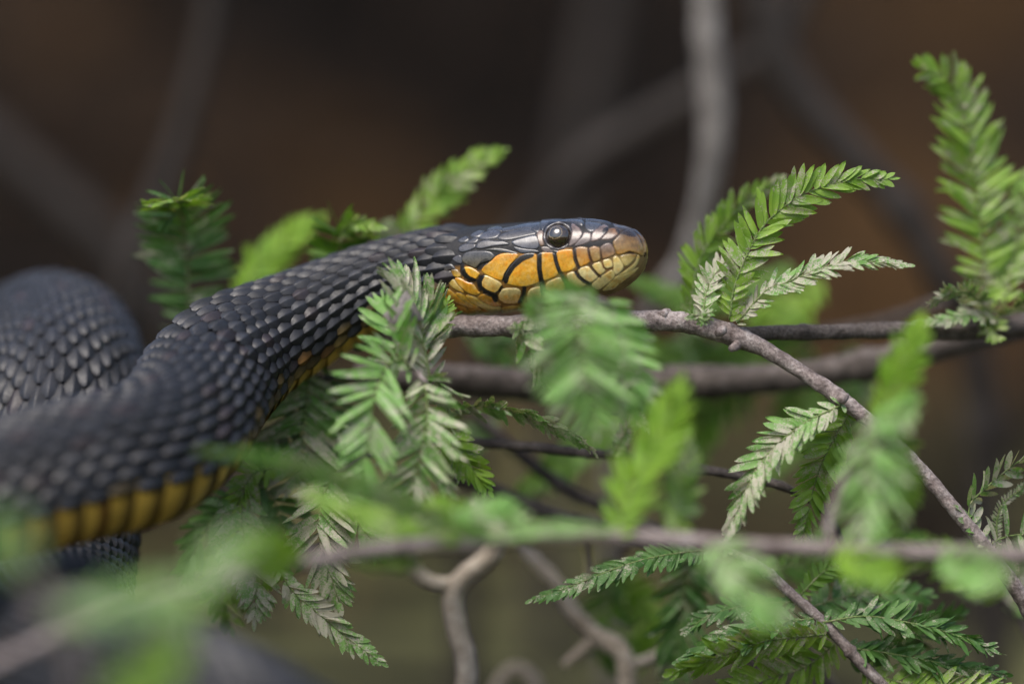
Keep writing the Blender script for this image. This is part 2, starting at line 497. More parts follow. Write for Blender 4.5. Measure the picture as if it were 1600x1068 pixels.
ORA, YEL, CRE, PAL = (.60, .27, .02), (.66, .38, .04), (.74, .62, .28), (.58, .46, .16)
BRN, MAU, GRY, BLK, OLV, TAN = (.17, .075, .02), (.125, .09, .08), (.040, .043, .054), (.010, .009, .009), (.28, .19, .055), (.33, .185, .075)
PLATES = [
 # kind, crop, outline, colour, tip colour (towards lower edge), height mm
 ('lip', 'B', [(880,570),(960,505),(1040,500),(1100,600),(1115,665),(1010,715),(910,745),(885,680)], MAU, TAN, .45),
 ('lip', 'B', [(690,590),(780,545),(870,580),(885,690),(898,745),(765,805),(715,700)], TAN, OLV, .45),
 ('lip', 'B', [(465,590),(560,555),(685,575),(700,690),(722,795),(560,875),(505,760),(475,680)], TAN, ORA, .4),
 ('lip', 'B', [(185,635),(320,600),(460,600),(480,740),(508,885),(290,965),(240,860),(190,750)], ORA, YEL, .4),
 ('lip', 'B', [(-98,650),(180,640),(192,760),(255,990),(-45,1100),(-90,900),(-105,750)], ORA, YEL, .4),
 ('lip', 'Z', [(650,400),(700,348),(795,340),(798,440),(820,520),(740,546),(680,550),(592,528),(592,490),(620,435)], ORA, YEL, .45),
 ('lip', 'Z', [(505,400),(545,358),(600,342),(688,346),(645,400),(612,445),(585,515),(520,498),(445,453),(470,412)], ORA, YEL, .45),
 ('lip', 'Z', [(325,380),(345,340),(400,330),(500,330),(535,362),(505,392),(440,408),(420,440),(340,405)], GRY, (.09,.075,.04), .4),
 ('lip', 'B', [(1185,700),(1300,672),(1445,668),(1435,720),(1330,825),(1262,860),(1212,780)], OLV, PAL, .4),
 ('lip', 'B', [(1080,722),(1140,702),(1185,760),(1245,872),(1180,955),(1122,992),(1085,930),(1095,850)], PAL, CRE, .4),
 ('lip', 'B', [(912,772),(1038,742),(1075,868),(960,898),(922,850)], PAL, CRE, .4),
 ('lip', 'B', [(748,832),(878,788),(928,890),(955,930),(880,1005),(782,900)], PAL, CRE, .4),
 ('lip', 'D', [(535,352),(688,308),(758,390),(855,480),(722,565),(622,520),(562,440)], CRE, CRE, .4),
 ('lip', 'D', [(348,432),(470,392),(540,480),(600,540),(685,582),(560,640),(440,640),(392,550)], CRE, PAL, .4),
 ('lip', 'D', [(32,562),(250,472),(290,560),(330,605),(300,690),(100,700),(40,670)], CRE, YEL, .4),
 ('lip', 'Z', [(585,562),(688,562),(698,620),(680,655),(600,655),(562,630),(558,600)], CRE, ORA, .45),
 ('lip', 'Z', [(742,572),(812,548),(822,580),(815,640),(735,650)], CRE, YEL, .45),
 ('lip', 'C', [(955,300),(1100,342),(1245,440),(1208,530),(1120,580),(1000,545),(930,470),(932,360)], CRE, YEL, .45),
 ('lip', 'C', [(620,200),(680,172),(760,182),(898,272),(860,330),(800,388),(680,342),(627,290)], YEL, YEL, .45),
 ('chin', 'D', [(730,600),(870,480),(1000,402),(1060,360),(1108,450),(1080,510),(960,600),(850,680)], PAL, CRE, .35),
 ('chin', 'D', [(1122,462),(1250,432),(1440,345),(1478,325),(1400,420),(1200,560),(1080,670),(900,690),(985,615)], PAL, PAL, .35),
 ('chin', 'B', [(1135,1000),(1250,942),(1430,802),(1458,675),(1498,692),(1468,800),(1380,918),(1250,982)], PAL, PAL, .3),
 ('throat', 'C', [(845,640),(920,595),(1050,605),(1100,655),(1180,732),(1235,768),(1100,782),(960,718)], ORA, ORA, .4),
 ('throat', 'C', [(505,350),(560,335),(700,420),(790,430),(850,540),(905,580),(840,608),(700,568),(560,450)], ORA, YEL, .5),
 ('throat', 'C', [(390,395),(480,352),(540,435),(645,560),(640,578),(485,500)], PAL, YEL, .5),
 ('throat', 'C', [(230,475),(310,462),(370,600),(415,700),(350,690),(265,580)], YEL, YEL, .5),
 ('throat', 'C', [(345,522),(400,505),(500,592),(660,720),(890,818),(930,855),(700,788),(485,700),(385,600)], YEL, ORA, .5),
 ('throat', 'C', [(505,572),(620,582),(720,690),(890,795),(800,785),(625,690)], YEL, YEL, .5),
 ('throat', 'C', [(665,602),(838,645),(955,740),(1120,800),(1225,790),(1215,855),(1000,845),(850,758),(725,690)], YEL, PAL, .5),
 ('throat', 'C', [(285,702),(400,722),(520,832),(655,928),(520,940),(380,850),(305,800)], YEL, ORA, .5),
 ('throat', 'C', [(525,762),(660,792),(700,850),(835,888),(690,928),(602,860)], ORA, YEL, .5),
 ('throat', 'C', [(1240,802),(1400,775),(1520,785),(1600,860),(1400,930),(1240,880)], YEL, YEL, .4),
 ('throat', 'C', [(695,815),(900,832),(1200,880),(1150,960),(900,960),(780,872)], ORA, YEL, .4),
 ('throat', 'C', [(215,880),(330,882),(500,932),(420,1000),(300,1000),(232,930)], ORA, BRN, .4),
 ('throat', 'C', [(445,205),(545,215),(610,300),(565,335),(480,310)], (.10,.07,.03), YEL, .5),
 ('throat', 'C', [(335,260),(440,225),(475,310),(410,385),(335,345)], (.06,.05,.04), (.2,.13,.05), .5),
 ('throat', 'C', [(240,330),(330,350),(385,400),(305,458),(235,445)], (.06,.05,.045), PAL, .5),
 ('throat', 'C', [(330,150),(440,120),(520,200),(440,215),(350,245)], GRY, (.06,.05,.04), .5),
 ('snout', 'B', [(1205,335),(1300,292),(1400,322),(1480,420),(1540,560),(1570,690),(1500,692),(1450,652),(1330,622),(1240,660),(1132,678),(1105,580),(1075,480),(1150,402)], (.075, .036, .02), (.34, .20, .05), .5),
 ('snout', 'B', [(755,332),(860,252),(930,205),(1005,235),(975,330),(928,378),(878,438),(732,476),(742,400)], MAU, MAU, .35),
 ('snout', 'B', [(1012,272),(1100,262),(1195,312),(1130,380),(1060,438),(935,448),(890,440),(950,372),(1000,322)], BRN, MAU, .35),
 ('cheek', 'B', [(625,322),(680,332),(735,342),(728,468),(590,528),(465,552),(522,480),(592,402)], MAU, (.09,.07,.065), .3),
 ('cheek', 'B', [(425,190),(475,200),(608,320),(560,428),(470,518),(385,548),(415,460),(440,330)], MAU, MAU, .3),
 ('crown', 'B', [(642,152),(900,192),(858,250),(742,320),(655,272)], GRY, GRY, .3),
 ('crown', 'B', [(630,120),(720,60),(840,30),(950,60),(1062,165),(1050,195),(800,168),(655,148)], GRY, GRY, 1.2),
 ('crown', 'B', [(1075,185),(1170,150),(1290,215),(1395,305),(1290,285),(1205,300),(1112,250)], GRY, (.08,.055,.04), .3),
 ('cheek', 'A', [(1385,350),(1440,292),(1485,300),(1475,440),(1500,530),(1442,540),(1392,450)], MAU, (.15,.09,.05), .35),
 ('cheek', 'A', [(1445,562),(1540,555),(1680,620),(1800,640),(1640,660),(1500,640)], (.10,.08,.07), MAU, .35),
 ('crown', 'B', [(-70,200),(-10,110),(100,60),(300,40),(480,80),(625,170),(600,225),(430,160),(290,140),(140,150),(40,230),(-20,330)], GRY, GRY, .75),
 ('cheek', 'A', [(975,470),(1250,392),(1388,372),(1428,540),(1378,598),(1180,578),(1052,538)], (.06,.065,.085), GRY, .4),
 ('crown', 'A', [(762,420),(870,342),(1258,262),(1398,350),(1220,388),(960,448),(850,450)], GRY, (.03,.03,.035), .4),
 ('crown', 'A', [(1080,222),(1300,150),(1500,130),(1440,278),(1392,328),(1250,250),(862,318),(832,270)], GRY, GRY, .3),
 ('crown', 'A', [(1290,120),(1560,60),(1900,20),(2080,60),(1960,20),(1600,100),(1500,128)], GRY, GRY, .3),
 ('cheek', 'A', [(432,578),(472,482),(600,447),(760,472),(860,462),(978,520),(700,543),(520,588)], GRY, (.03,.03,.035), .45),
 ('cheek', 'A', [(490,400),(590,322),(740,302),(828,330),(752,418),(600,438),(512,430)], (.06,.065,.085), GRY, .45),
 ('cheek', 'A', [(285,490),(420,412),(488,432),(430,500),(330,508)], GRY, GRY, .45),
 ('cheek', 'A', [(345,380),(480,300),(580,315),(485,392),(420,405)], GRY, GRY, .45),
 ('cheek', 'A', [(590,300),(720,230),(830,240),(850,310),(740,295)], GRY, GRY, .4),
 ('cheek', 'A', [(165,450),(280,392),(335,430),(262,490),(172,480)], GRY, GRY, .45),
 ('cheek', 'A', [(172,560),(280,505),(438,515),(418,578),(232,645),(172,620)], GRY, GRY, .45),
 ('cheek', 'A', [(62,740),(170,682),(208,700),(218,828),(120,800)], (.06,.055,.06), GRY, .45),
 ('cheek', 'A', [(562,602),(720,572),(900,592),(1092,655),(1060,672),(700,612)], (.04,.04,.03), GRY, .4),
 ('cheek', 'A', [(1000,545),(1180,590),(1390,608),(1430,640),(1390,650),(1130,660)], GRY, GRY, .4),
]
BARS = [
 ('Z', [(905,330),(915,390),(935,450),(955,480),(975,520),(992,560)], 13, BLK),
 ('Z', [(812,335),(812,440),(820,490),(828,530),(835,585)], 16, BLK),
 ('Z', [(760,350),(700,375),(645,422),(608,478),(598,512)], 20, BLK),
 ('D', [(490,380),(540,460),(620,530),(715,580)], 30, BLK),
 ('D', [(710,280),(760,350),(830,430),(875,465)], 24, (.05,.03,.012)),
 ('B', [(475,600),(490,740),(540,880)], 32, (.03,.02,.014)),
 ('Z', [(717,560),(712,600),(690,645)], 15, BLK),
 ('C', [(930,310),(880,400),(900,490),(1000,560),(1110,600),(1145,670)], 44, BLK),
 ('C', [(1240,480),(1200,540),(1130,600)], 24, BLK),
 ('C', [(625,215),(650,280),(720,350),(800,385)], 48, BLK),
 ('C', [(885,185),(940,120),(1000,80)], 46, BLK),
 ('B', [(695,600),(715,700),(755,810)], 24, (.07,.03,.012)),
 ('B', [(885,600),(890,690),(905,760)], 20, (.07,.035,.014)),
 ('B', [(905,770),(930,870),(985,910),(1070,880)], 18, (.16,.075,.02)),
 ('B', [(1285,655),(1330,632),(1390,655)], 16, (.03,.008,.008)),
 ('B', [(935,330),(950,295),(975,280)], 30, (.006,.005,.006)),
 ('B', [(1180,300),(1260,320),(1380,350)], 60, (.025,.017,.014)),
]
def seg_dist(p, a, b):
    ab = b - a; t = np.clip(((p - a) @ ab) / (ab @ ab), 0, 1)
    return np.linalg.norm(p - (a + t[:, None] * ab), axis=1)
def poly_sd(p, poly):
    """signed distance in photo px, positive inside"""
    d = np.full(len(p), 1e9); inside = np.zeros(len(p), bool)
    for i in range(len(poly)):
        a, b = poly[i], poly[(i + 1) % len(poly)]
        d = np.minimum(d, seg_dist(p, a, b))
        c = (a[1] > p[:, 1]) != (b[1] > p[:, 1])
        xint = (b[0] - a[0]) * (p[:, 1] - a[1]) / (b[1] - a[1] + 1e-12) + a[0]
        inside ^= c & (p[:, 0] < xint)
    return np.where(inside, d, -d)
def round_poly(poly, it=2):
    for _ in range(it):
        q = np.roll(poly, -1, 0)
        poly = np.stack([poly * .8 + q * .2, poly * .2 + q * .8], 1).reshape(-1, 2)
    return poly
BAR_PX = [(cv(c, L), hw / CROP[c][2], np.array(k)) for c, L, hw, k in BARS]
def bar_mask(p):
    out = []
    for L, hw, k in BAR_PX:
        d = np.full(len(p), 1e9)
        for i in range(len(L) - 1): d = np.minimum(d, seg_dist(p, L[i], L[i + 1]))
        out.append((np.clip((hw + .7 - d) / 1.4, 0, 1), k))
    return out
def vnoise(p, sc, seed=0):
    q = p / sc; i = np.floor(q).astype(int); f = q - i; f = f * f * (3 - 2 * f)
    h = lambda a, b: np.modf(np.abs(np.sin(a * 127.1 + b * 311.7 + seed * 74.7) * 43758.5453))[0]
    x, y = i[:, 0], i[:, 1]
    return (h(x, y) * (1 - f[:, 0]) + h(x + 1, y) * f[:, 0]) * (1 - f[:, 1]) + (h(x, y + 1) * (1 - f[:, 0]) + h(x + 1, y + 1) * f[:, 0]) * f[:, 1]
def blotch(col, p):
    n = .6 * vnoise(p, 7.0) + .4 * vnoise(p, 3.0, 2); m = .5 * vnoise(p, 4.5, 5) + .5 * vnoise(p, 1.6, 7)
    warm = (col[:, 0] > .25)[:, None]
    a = np.clip((n - .5) * 2.6, -1, 1)[:, None]
    hot = col * np.array((1.0, .74, .45)); light = col * .62 + np.array((.66, .55, .28)) * .38
    c = np.where(a > 0, col * (1 - a * .8) + light * a * .8, col * (1 + a * .9) + hot * (-a * .9))
    c = np.where(warm, c, col * (1 + .35 * a))
    return c * (.72 + .5 * m[:, None])
def paint(col, p):
    for a, k in bar_mask(p): col = col * (1 - a[:, None]) + k * a[:, None]
    return col

EYE_PX = np.array([871.5, 366.8]); EYE_R = 20.2
# eye seat: the head point seen there
sg = np.linspace(.004, .034, 240); tg = np.radians(np.linspace(20, 110, 240))
SG, TG = np.meshgrid(sg, tg, indexing='ij')
pp = PROJ(surf(SG, TG)); dd = np.linalg.norm(pp - EYE_PX, axis=-1)
ei = np.unravel_index(np.argmin(dd), dd.shape)
EYE_S, EYE_T = SG[ei], TG[ei]
EYE_P = surf(EYE_S, EYE_T)
EYE_N = surf_n(np.array([EYE_S]), np.array([EYE_T]))[0][0]
if EYE_N[1] > 0: EYE_N = -EYE_N
LOOK = norm(EYE_N * .55 + np.array([-.06, -1, .12]) * .45)
RE = EYE_R * K
EYE_C = EYE_P - EYE_N * RE * .42
def eye_socket(p3, px, mirror=False):
    return None

ZONE_S = float(S_all[np.argmin(np.linalg.norm(Cc - P(-280, 790, -3.0), axis=1))])
ZONE_M = float(S_all[np.argmin(np.linalg.norm(Cc - P(322, 607, -.6), axis=1))])
def build_snake():
    # --- one continuous body skin, snout to tail
    s_h = np.arange(0, .062, .00035); s_b = np.arange(.062, STOT, .0012)
    ss = np.concatenate([s_h, s_b, [STOT]]); nt_ = 80
    th = np.linspace(0, 2 * math.pi, nt_, endpoint=False)
    SS, TH = np.meshgrid(ss, th, indexing='ij')
    V = surf(SS, TH)
    px = PROJ(V).reshape(-1, 2)
    thm = np.abs((TH + math.pi) % (2 * math.pi) - math.pi).ravel()
    near = ((TH % (2 * math.pi)) < math.pi).ravel()
    # colour: black back, yellow belly, brown seams between the head shields
    col = np.tile(np.array((.012, .012, .014)), (len(px), 1))
    belly = np.clip((thm - math.radians(112)) / math.radians(10), 0, 1)[:, None]
    col = col * (1 - belly) + np.array((.16, .085, .015)) * belly
    Sf = SS.ravel()
    hp = surf(SS, np.where(TH > math.pi, 2 * math.pi - TH, TH)); hpx = PROJ(hp).reshape(-1, 2)
    head = Sf < .056
    lip_line = np.array(cv('Z', [(280, 430), (330, 415), (440, 400), (520, 380), (600, 345), (900, 335), (1100, 300), (1250, 300), (1300, 345), (1500, 330)]))
    ll = np.interp(hpx[:, 0], lip_line[:, 0], lip_line[:, 1])
    m = head & (hpx[:, 1] > ll) & (hpx[:, 0] > 683)
    col[m] = np.where((hpx[m][:, :1] > 905), np.array((.20, .13, .045)), np.array((.26, .125, .02)))
    hc = paint(col[head], hpx[head]); col[head] = hc
    # eye socket on both sides
    Vf = V.reshape(-1, 3).copy()
    de = np.linalg.norm(hpx - EYE_PX, axis=1)
    sock = head & (de < EYE_R + 1) & (thm < math.radians(130))
    Cf, Tf, Uf, Nf = frame_at(Sf[sock])
    sgn = np.where(near[sock], -1, 1)[:, None]
    dep = .0022 * np.clip((EYE_R + 1 - de[sock]) / 3, 0, 1)
    Vf[sock] += Nf * sgn * dep[:, None]
    n = len(ss)
    F = grid_faces(n, nt_, True)
    me = mesh_from('snake', Vf, F, M_SKIN, col)
    snake = obj('snake', me)
    tag(snake, 'black snake with orange and yellow jaw, its head resting on the grey branch', 'snake')
    # --- head shields
    s_g = np.arange(.0001, .0575, .00011); t_g = np.radians(np.linspace(0, 182, 400))
    SG, TG = np.meshgrid(s_g, t_g, indexing='ij')
    base = surf(SG, TG)
    nrm, ds, dt = surf_n(SG, TG)
    C0 = frame_at(SG)[0]
    flip = ((nrm * (base - C0)).sum(-1) < 0)
    nrm = np.where(flip[..., None], -nrm, nrm)
    baseM = surf(SG, -TG)
    Cm, Tm, Um, Nm = frame_at(SG)
    nN = (nrm * Nm).sum(-1, keepdims=True)
    nrmM = nrm - 2 * nN * Nm
    pg = PROJ(base)
    flat = pg.reshape(-1, 2)
    dEye = np.linalg.norm(flat - EYE_PX, axis=1).reshape(SG.shape)
    facing = nrm[..., 1] < .35
    for kind, c, L, c1, c2, H in PLATES:
        poly = round_poly(cv(c, L))
        lo, hi = poly.min(0) - 1.5, poly.max(0) + 1.5
        box = (pg[..., 0] > lo[0]) & (pg[..., 0] < hi[0]) & (pg[..., 1] > lo[1]) & (pg[..., 1] < hi[1]) & facing
        if box.sum() < 20: continue
        ii = np.argwhere(box)
        p = pg[box]
        d = poly_sd(p, poly) + .75
        if kind != 'crown' or True:
            d = np.minimum(d, np.linalg.norm(p - EYE_PX, axis=1) - EYE_R + .5)
        sd = np.full(SG.shape, -9.0); sd[box] = d
        ok = sd > -.9
        cell = ok[:-1, :-1] & ok[1:, :-1] & ok[:-1, 1:] & ok[1:, 1:]
        if cell.sum() < 8: continue
        for side in (0, 1):
            st = 1 if side == 0 else 2
            B_, N_ = (base, nrm) if side == 0 else (baseM, nrmM)
            sdd = sd[::st, ::st]; okk = sdd > -.9
            ce = okk[:-1, :-1] & okk[1:, :-1] & okk[:-1, 1:] & okk[1:, 1:]
            if ce.sum() < 4: continue
            nv = sdd.shape[1]
            a, b = np.nonzero(ce)
            q = np.stack([a * nv + b, (a + 1) * nv + b, (a + 1) * nv + b + 1, a * nv + b + 1], -1)
            if side: q = q[:, ::-1]
            used, inv = np.unique(q, return_inverse=True)
            q = inv.reshape(-1, 4)
            dv = sdd.ravel()[used]
            R = 3.2
            t = np.clip((dv + .9) / R, 0, 1)
            h = (-.00012 + H * .00072 * (1 - (1 - t) ** 2))
            Pv = B_[::st, ::st].reshape(-1, 3)[used] + N_[::st, ::st].reshape(-1, 3)[used] * h[:, None]
            pxv = pg[::st, ::st].reshape(-1, 2)[used]
            yy = np.clip((pxv[:, 1] - lo[1]) / (hi[1] - lo[1]), 0, 1)
            col = np.array(c1) * (1 - yy[:, None]) + np.array(c2) * yy[:, None]
            edge = np.clip(dv / 1.6, 0, 1)[:, None]
            col = col * (.62 + .38 * edge)
            col = blotch(col, pxv)
            col = paint(col, pxv)
            me = mesh_from('head_scale', Pv, q, M_PLATE, col)
            obj({'lip': 'lip_scale', 'chin': 'chin_scale', 'throat': 'throat_scale', 'snout': 'snout_scale', 'cheek': 'cheek_scale', 'crown': 'crown_scale'}[kind], me, snake)
    # --- eyes
    def sphere(center, axis, r, a0, a1, mat, name, nseg=40, nr=20, scale=1.0):
        ax = norm(axis); u = norm(np.cross(ax, (0, 0, 1.0))); v = np.cross(ax, u)
        al = np.linspace(a0, a1, nr)[:, None]; ph = np.linspace(0, 2 * math.pi, nseg, endpoint=False)[None]
        V = center + r * (np.cos(al)[..., None] * ax + np.sin(al)[..., None] * (np.cos(ph)[..., None] * u + np.sin(ph)[..., None] * v))
        return mesh_from(name, V.reshape(-1, 3), grid_faces(nr, nseg, True)[:, ::-1], mat)
    def eye_mat(name, c1, c2, sc=900):
        m, nt, b, out = new_mat(name)
        geo = nd(nt, 'ShaderNodeNewGeometry')
        n = noise_n(nt, sc, 4, .6, geo.outputs['Position'])
        nt.links.new(ramp(nt, n.outputs[0], [(.35, c1), (.65, c2)]).outputs[0], b.inputs['Base Color'])
        b.inputs['Roughness'].default_value = .06
        b.inputs['Specular IOR Level'].default_value = .9
        b.inputs['Coat Weight'].default_value = 1.0
        b.inputs['Coat Roughness'].default_value = .02
        return m
    mi = eye_mat('iris', (.012, .008, .005), (.05, .03, .014)); mp = eye_mat('pupil', (.002, .002, .002), (.003, .003, .003)); mr = eye_mat('iris_ring', (.22, .16, .08), (.36, .28, .16))
    Ce, Te, Ue, Ne = frame_at(np.array(EYE_S))
    def mir(v, vec=False):
        return v - 2 * ((v if vec else v - Ce) @ Ne) * Ne
    for side in (0, 1):
        c = EYE_C if side == 0 else mir(EYE_C)
        look = LOOK if side == 0 else mir(LOOK, True)
        en = EYE_N if side == 0 else mir(EYE_N, True)
        gaze = norm(look + np.array([-.16, 0, .10]) * (1 if side == 0 else .5))
        eye = obj('eye', sphere(c, en, RE, 0, 2.3, mi, 'eye'), snake)
        obj('iris_ring', sphere(c, gaze, RE * 1.006, .505, .54, mr, 'iris_ring', nr=4), eye)
        obj('pupil', sphere(c, gaze, RE * 1.004, 0, .51, mp, 'pupil', nr=10), eye)
        # lid rim
        ax = norm(en * .6 + (np.array([0, -1, 0]) if side == 0 else mir(np.array([0, -1., 0]), True)) * .4)
        u = norm(np.cross(ax, (0, 0, 1.0))); v = np.cross(ax, u)
        ph = np.linspace(0, 2 * math.pi, 60, endpoint=False); qq = np.linspace(0, 2 * math.pi, 10, endpoint=False)
        PH, QQ = np.meshgrid(ph, qq, indexing='ij')
        tr_ = RE * (.14 + .03 * np.sin(PH * 7))
        rad = RE * 1.06 + tr_ * np.cos(QQ)
        Vr = c + ax * (RE * .28) + (np.cos(PH) * rad)[..., None] * u + (np.sin(PH) * rad)[..., None] * v + (tr_ * 1.1 * np.sin(QQ))[..., None] * ax
        Fr = grid_faces(60, 10, True); Fr2 = np.stack([np.arange(10) + 590, (np.arange(10) + 1) % 10 + 590, (np.arange(10) + 1) % 10, np.arange(10)], -1)
        cr = np.tile(np.array((.05, .045, .05)), (600, 1)) * rng.uniform(.7, 1.2, (600, 1))
        obj('eyelid', mesh_from('eyelid', Vr.reshape(-1, 3), np.vstack([Fr, Fr2])[:, ::-1], M_PLATE, cr), eye)
    # --- dorsal scales: one shared keeled mesh
    xs = np.array([0, .3, .62, .87, 1.0]); hw = np.array([.34, .50, .50, .36, .13])
    ys = np.array([-1, -.62, -.14, 0, .14, .62, 1.0])
    XX, YY = np.meshgrid(xs, ys, indexing='ij')
    HW = np.repeat(hw[:, None], 7, 1)
    keel = np.where(np.abs(YY) < .01, .035, np.where(np.abs(YY) < .2, .012, 0))
    ZZ = -.10 + .27 * XX - .07 * XX ** 3 + .15 * (1 - YY ** 2) * (.5 + .5 * np.sin(XX * 3.0)) + keel * np.clip(XX * 3, 0, 1)
    ZZ[-1] -= .05
    UV = np.stack([XX, YY * HW, ZZ], -1).reshape(-1, 3)
    UF = grid_faces(5, 7)
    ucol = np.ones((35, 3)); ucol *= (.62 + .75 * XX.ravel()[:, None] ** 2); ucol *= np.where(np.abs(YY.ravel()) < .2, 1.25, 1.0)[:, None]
    ume = mesh_from('scale', UV, UF[:, ::-1], M_SCALE, ucol)
    half = math.radians(116)
    items, sks = [], []
    for (a0, a1, nR) in ((.047, ZONE_M, 19), (ZONE_M, ZONE_S, 22), (ZONE_S, STOT - .03, 31)):
        dth = 2 * half / (nR - 1); s = a0; sk = []
        while s < a1:
            r = np.interp(s, S_all, W_)
            sk.append(s); s += 1.88 * dth * r
        sk = np.array(sk); sks.append(sk)
        for row in range(nR):
            th0 = -half + row * dth
            sc = sk if row % 2 == 0 else .5 * (sk[1:] + sk[:-1])
            items.append(np.stack([sc, np.full(len(sc), th0), np.full(len(sc), dth)], -1))
    sk = np.concatenate(sks)
    it = np.vstack(items)
    it[:, 0] += rng.normal(0, .00012, len(it)); it[:, 1] += rng.normal(0, .006, len(it))
    sI, tI, dth = it[:, 0], it[:, 1], it[:, 2]
    wide = np.where(sI > ZONE_S, 1.62, 1.32)
    p0 = surf(sI, tI); nrmI, dsI, dtI = surf_n(sI, tI)
    ce = frame_at(sI)[0]
    nrmI = np.where(((nrmI * (p0 - ce)).sum(-1) < 0)[:, None], -nrmI, nrmI)
    pxI = PROJ(surf(sI, np.abs(tI)))
    # leave the shielded part of the head free
    lim = np.interp(pxI[:, 1], [350, 395, 430, 450, 495], [741, 716, 704, 698, 688])
    keep = ~((sI < .064) & (pxI[:, 0] > lim))
    thd = np.abs(np.degrees(tI))
    rI = np.interp(sI, S_all, W_)
    pitch = 1.88 * dth * rI
    stretch = np.clip(np.linalg.norm(dsI, axis=1) / 4e-4, .62, 1.3)
    dirx = norm(dsI); diry = norm(np.cross(nrmI, dirx))
    Ls = pitch * 1.36 * stretch * rng.uniform(.94, 1.06, len(sI)); Ws = dth * rI * wide * rng.uniform(.95, 1.05, len(sI))
    hgt = .5 * (Ls + pitch * 1.36) * .78
    zoff = np.full(len(sI), .00004)
    # colours: blue black, yellow-brown mottling next to the belly
    shade = rng.uniform(.75, 1.25, (len(sI), 1))
    colI = np.array((.0165, .0175, .0215)) * shade
    mott = np.clip((thd - 92) / 20, 0, 1)
    hit = (rng.random(len(sI)) < mott * .5) & ((pxI[:, 0] > 380) | (rng.random(len(sI)) < .25)) & (sI < .30)
    colI[hit] = np.array((.085, .058, .018)) * rng.uniform(.5, 1.3, (hit.sum(), 1))
    gul = (sI < .066) & (pxI[:, 1] > 440) & (pxI[:, 0] > 655) & (rng.random(len(sI)) < .6)
    colI[gul] = np.array((.20, .11, .022)) * rng.uniform(.35, 1.2, (gul.sum(), 1))
    red = (rng.random(len(sI)) < .08)
    colI[red] *= np.array((1.35, 1.0, .95))
    vf = -nrmI[:, 1]
    pxs = PROJ(p0)
    inv = (pxs[:, 0] > 5) & (pxs[:, 0] < 1500) & (pxs[:, 1] > 400) & (pxs[:, 1] < 830) & (vf > .2) & keep & (p0[:, 2] > .03)
    hid = (sI > .32) & ((pxs[:, 1] > 640 - .35 * (pxs[:, 0] - 100)) | (pxs[:, 0] > 225))
    score = np.where(inv & ~hid, Ls * Ws * vf, 0)
    order = np.argsort(-score)
    sharpen = order[:300]
    sharpen = sharpen[score[sharpen] > 0]
    single = np.zeros(len(sI), bool); single[sharpen] = True
    M = np.zeros((len(sI), 4, 4)); M[:, 3, 3] = 1
    M[:, :3, 0] = dirx * Ls[:, None]; M[:, :3, 1] = diry * Ws[:, None]; M[:, :3, 2] = nrmI * hgt[:, None]
    M[:, :3, 3] = p0 - dirx * (Ls * .45)[:, None] + nrmI * zoff[:, None]
    for i in np.nonzero(single)[0]:
        o = bpy.data.objects.new('scale', ume); COL.objects.link(o); o.parent = snake
        o.matrix_local = Matrix(M[i].tolist()); o.color = (*colI[i], 1)
    rest = np.nonzero(keep & ~single)[0]
    Vr = np.einsum('nij,kj->nki', M[rest][:, :3, :3], UV) + M[rest][:, None, :3, 3]
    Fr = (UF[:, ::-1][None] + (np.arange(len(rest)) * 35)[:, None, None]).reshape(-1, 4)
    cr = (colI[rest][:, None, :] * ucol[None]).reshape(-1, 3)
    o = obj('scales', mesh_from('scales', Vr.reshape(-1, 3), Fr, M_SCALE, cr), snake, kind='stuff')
    # --- belly scutes
    jv, jf, jc = [], [], []; base_i = 0
    uu = np.array([0, .2, .38, .6, .85, 1.0]); vv = np.linspace(-1, 1, 17)
    UU, VV = np.meshgrid(uu, vv, indexing='ij')
    for k in range(len(sk) - 2):
        s0 = sk[k]
        if s0 < .058: continue
        L = (sk[k + 1] - sk[k]) * 1.28
        rr = np.interp(s0, S_all, W_)
        endr = (np.abs(VV) ** 6)
        sss = s0 + UU * L - endr * L * .15 * UU
        tt = math.pi + VV * math.radians(74)
        off = (-.00008 + .0007 * UU) * (rr / .015) * np.clip(1.15 - np.abs(VV) ** 10, .15, 1)
        V = surf(sss, tt, off).reshape(-1, 3)
        dark = np.clip((.58 - UU) / .12, 0, 1) * (rng.uniform(.65, 1.0))
        if s0 < .105: dark = dark * .45
        dark = np.maximum(dark, np.clip((np.abs(VV) - .86) / .1, 0, 1) * (rng.random() < .75))
        yel = np.array((.60, .37, .06)) * rng.uniform(.8, 1.15)
        dk = np.array((.02, .012, .008)) if rng.random() < .8 else np.array((.10, .03, .008))
        cc = (yel[None] * (1 - dark.ravel()[:, None]) + dk[None] * dark.ravel()[:, None])
        F = grid_faces(6, 17)
        px_ = PROJ(surf(s0, math.pi - math.radians(45)))
        if -20 < px_[0] < 560 and 480 < px_[1] < 850 and s0 < .30:
            obj('belly_scale', mesh_from('belly_scale', V, F, M_BELLY, cc), snake)
        else:
            jv.append(V); jf.append(F + base_i); jc.append(cc); base_i += len(V)
    obj('belly_scales', mesh_from('belly_scales', np.vstack(jv), np.vstack(jf), M_BELLY, np.vstack(jc)), snake, kind='stuff')
    return snake
build_snake()

# ------------------------------------------------------------------ cypress fronds
def leaflet_unit():
    xs = np.array([0, .12, .38, .68, .88, 1.0]); hw = np.array([.16, .40, .5, .46, .28, .02])
    V = []
    for x, w in zip(xs, hw):
        z = .02 * math.sin(x * 3) - .10 * x * x
        V += [(x, -w, z + .035), (x, 0, z - .012), (x, w, z + .035)]
    F = grid_faces(6, 3)
    return np.array(V), F
LU, LF = leaflet_unit()
LMESH = {}
def leaflet_mesh(tone):
    if tone not in LMESH: LMESH[tone] = mesh_from('leaflet', LU, LF, LEAF[tone])
    return LMESH[tone]

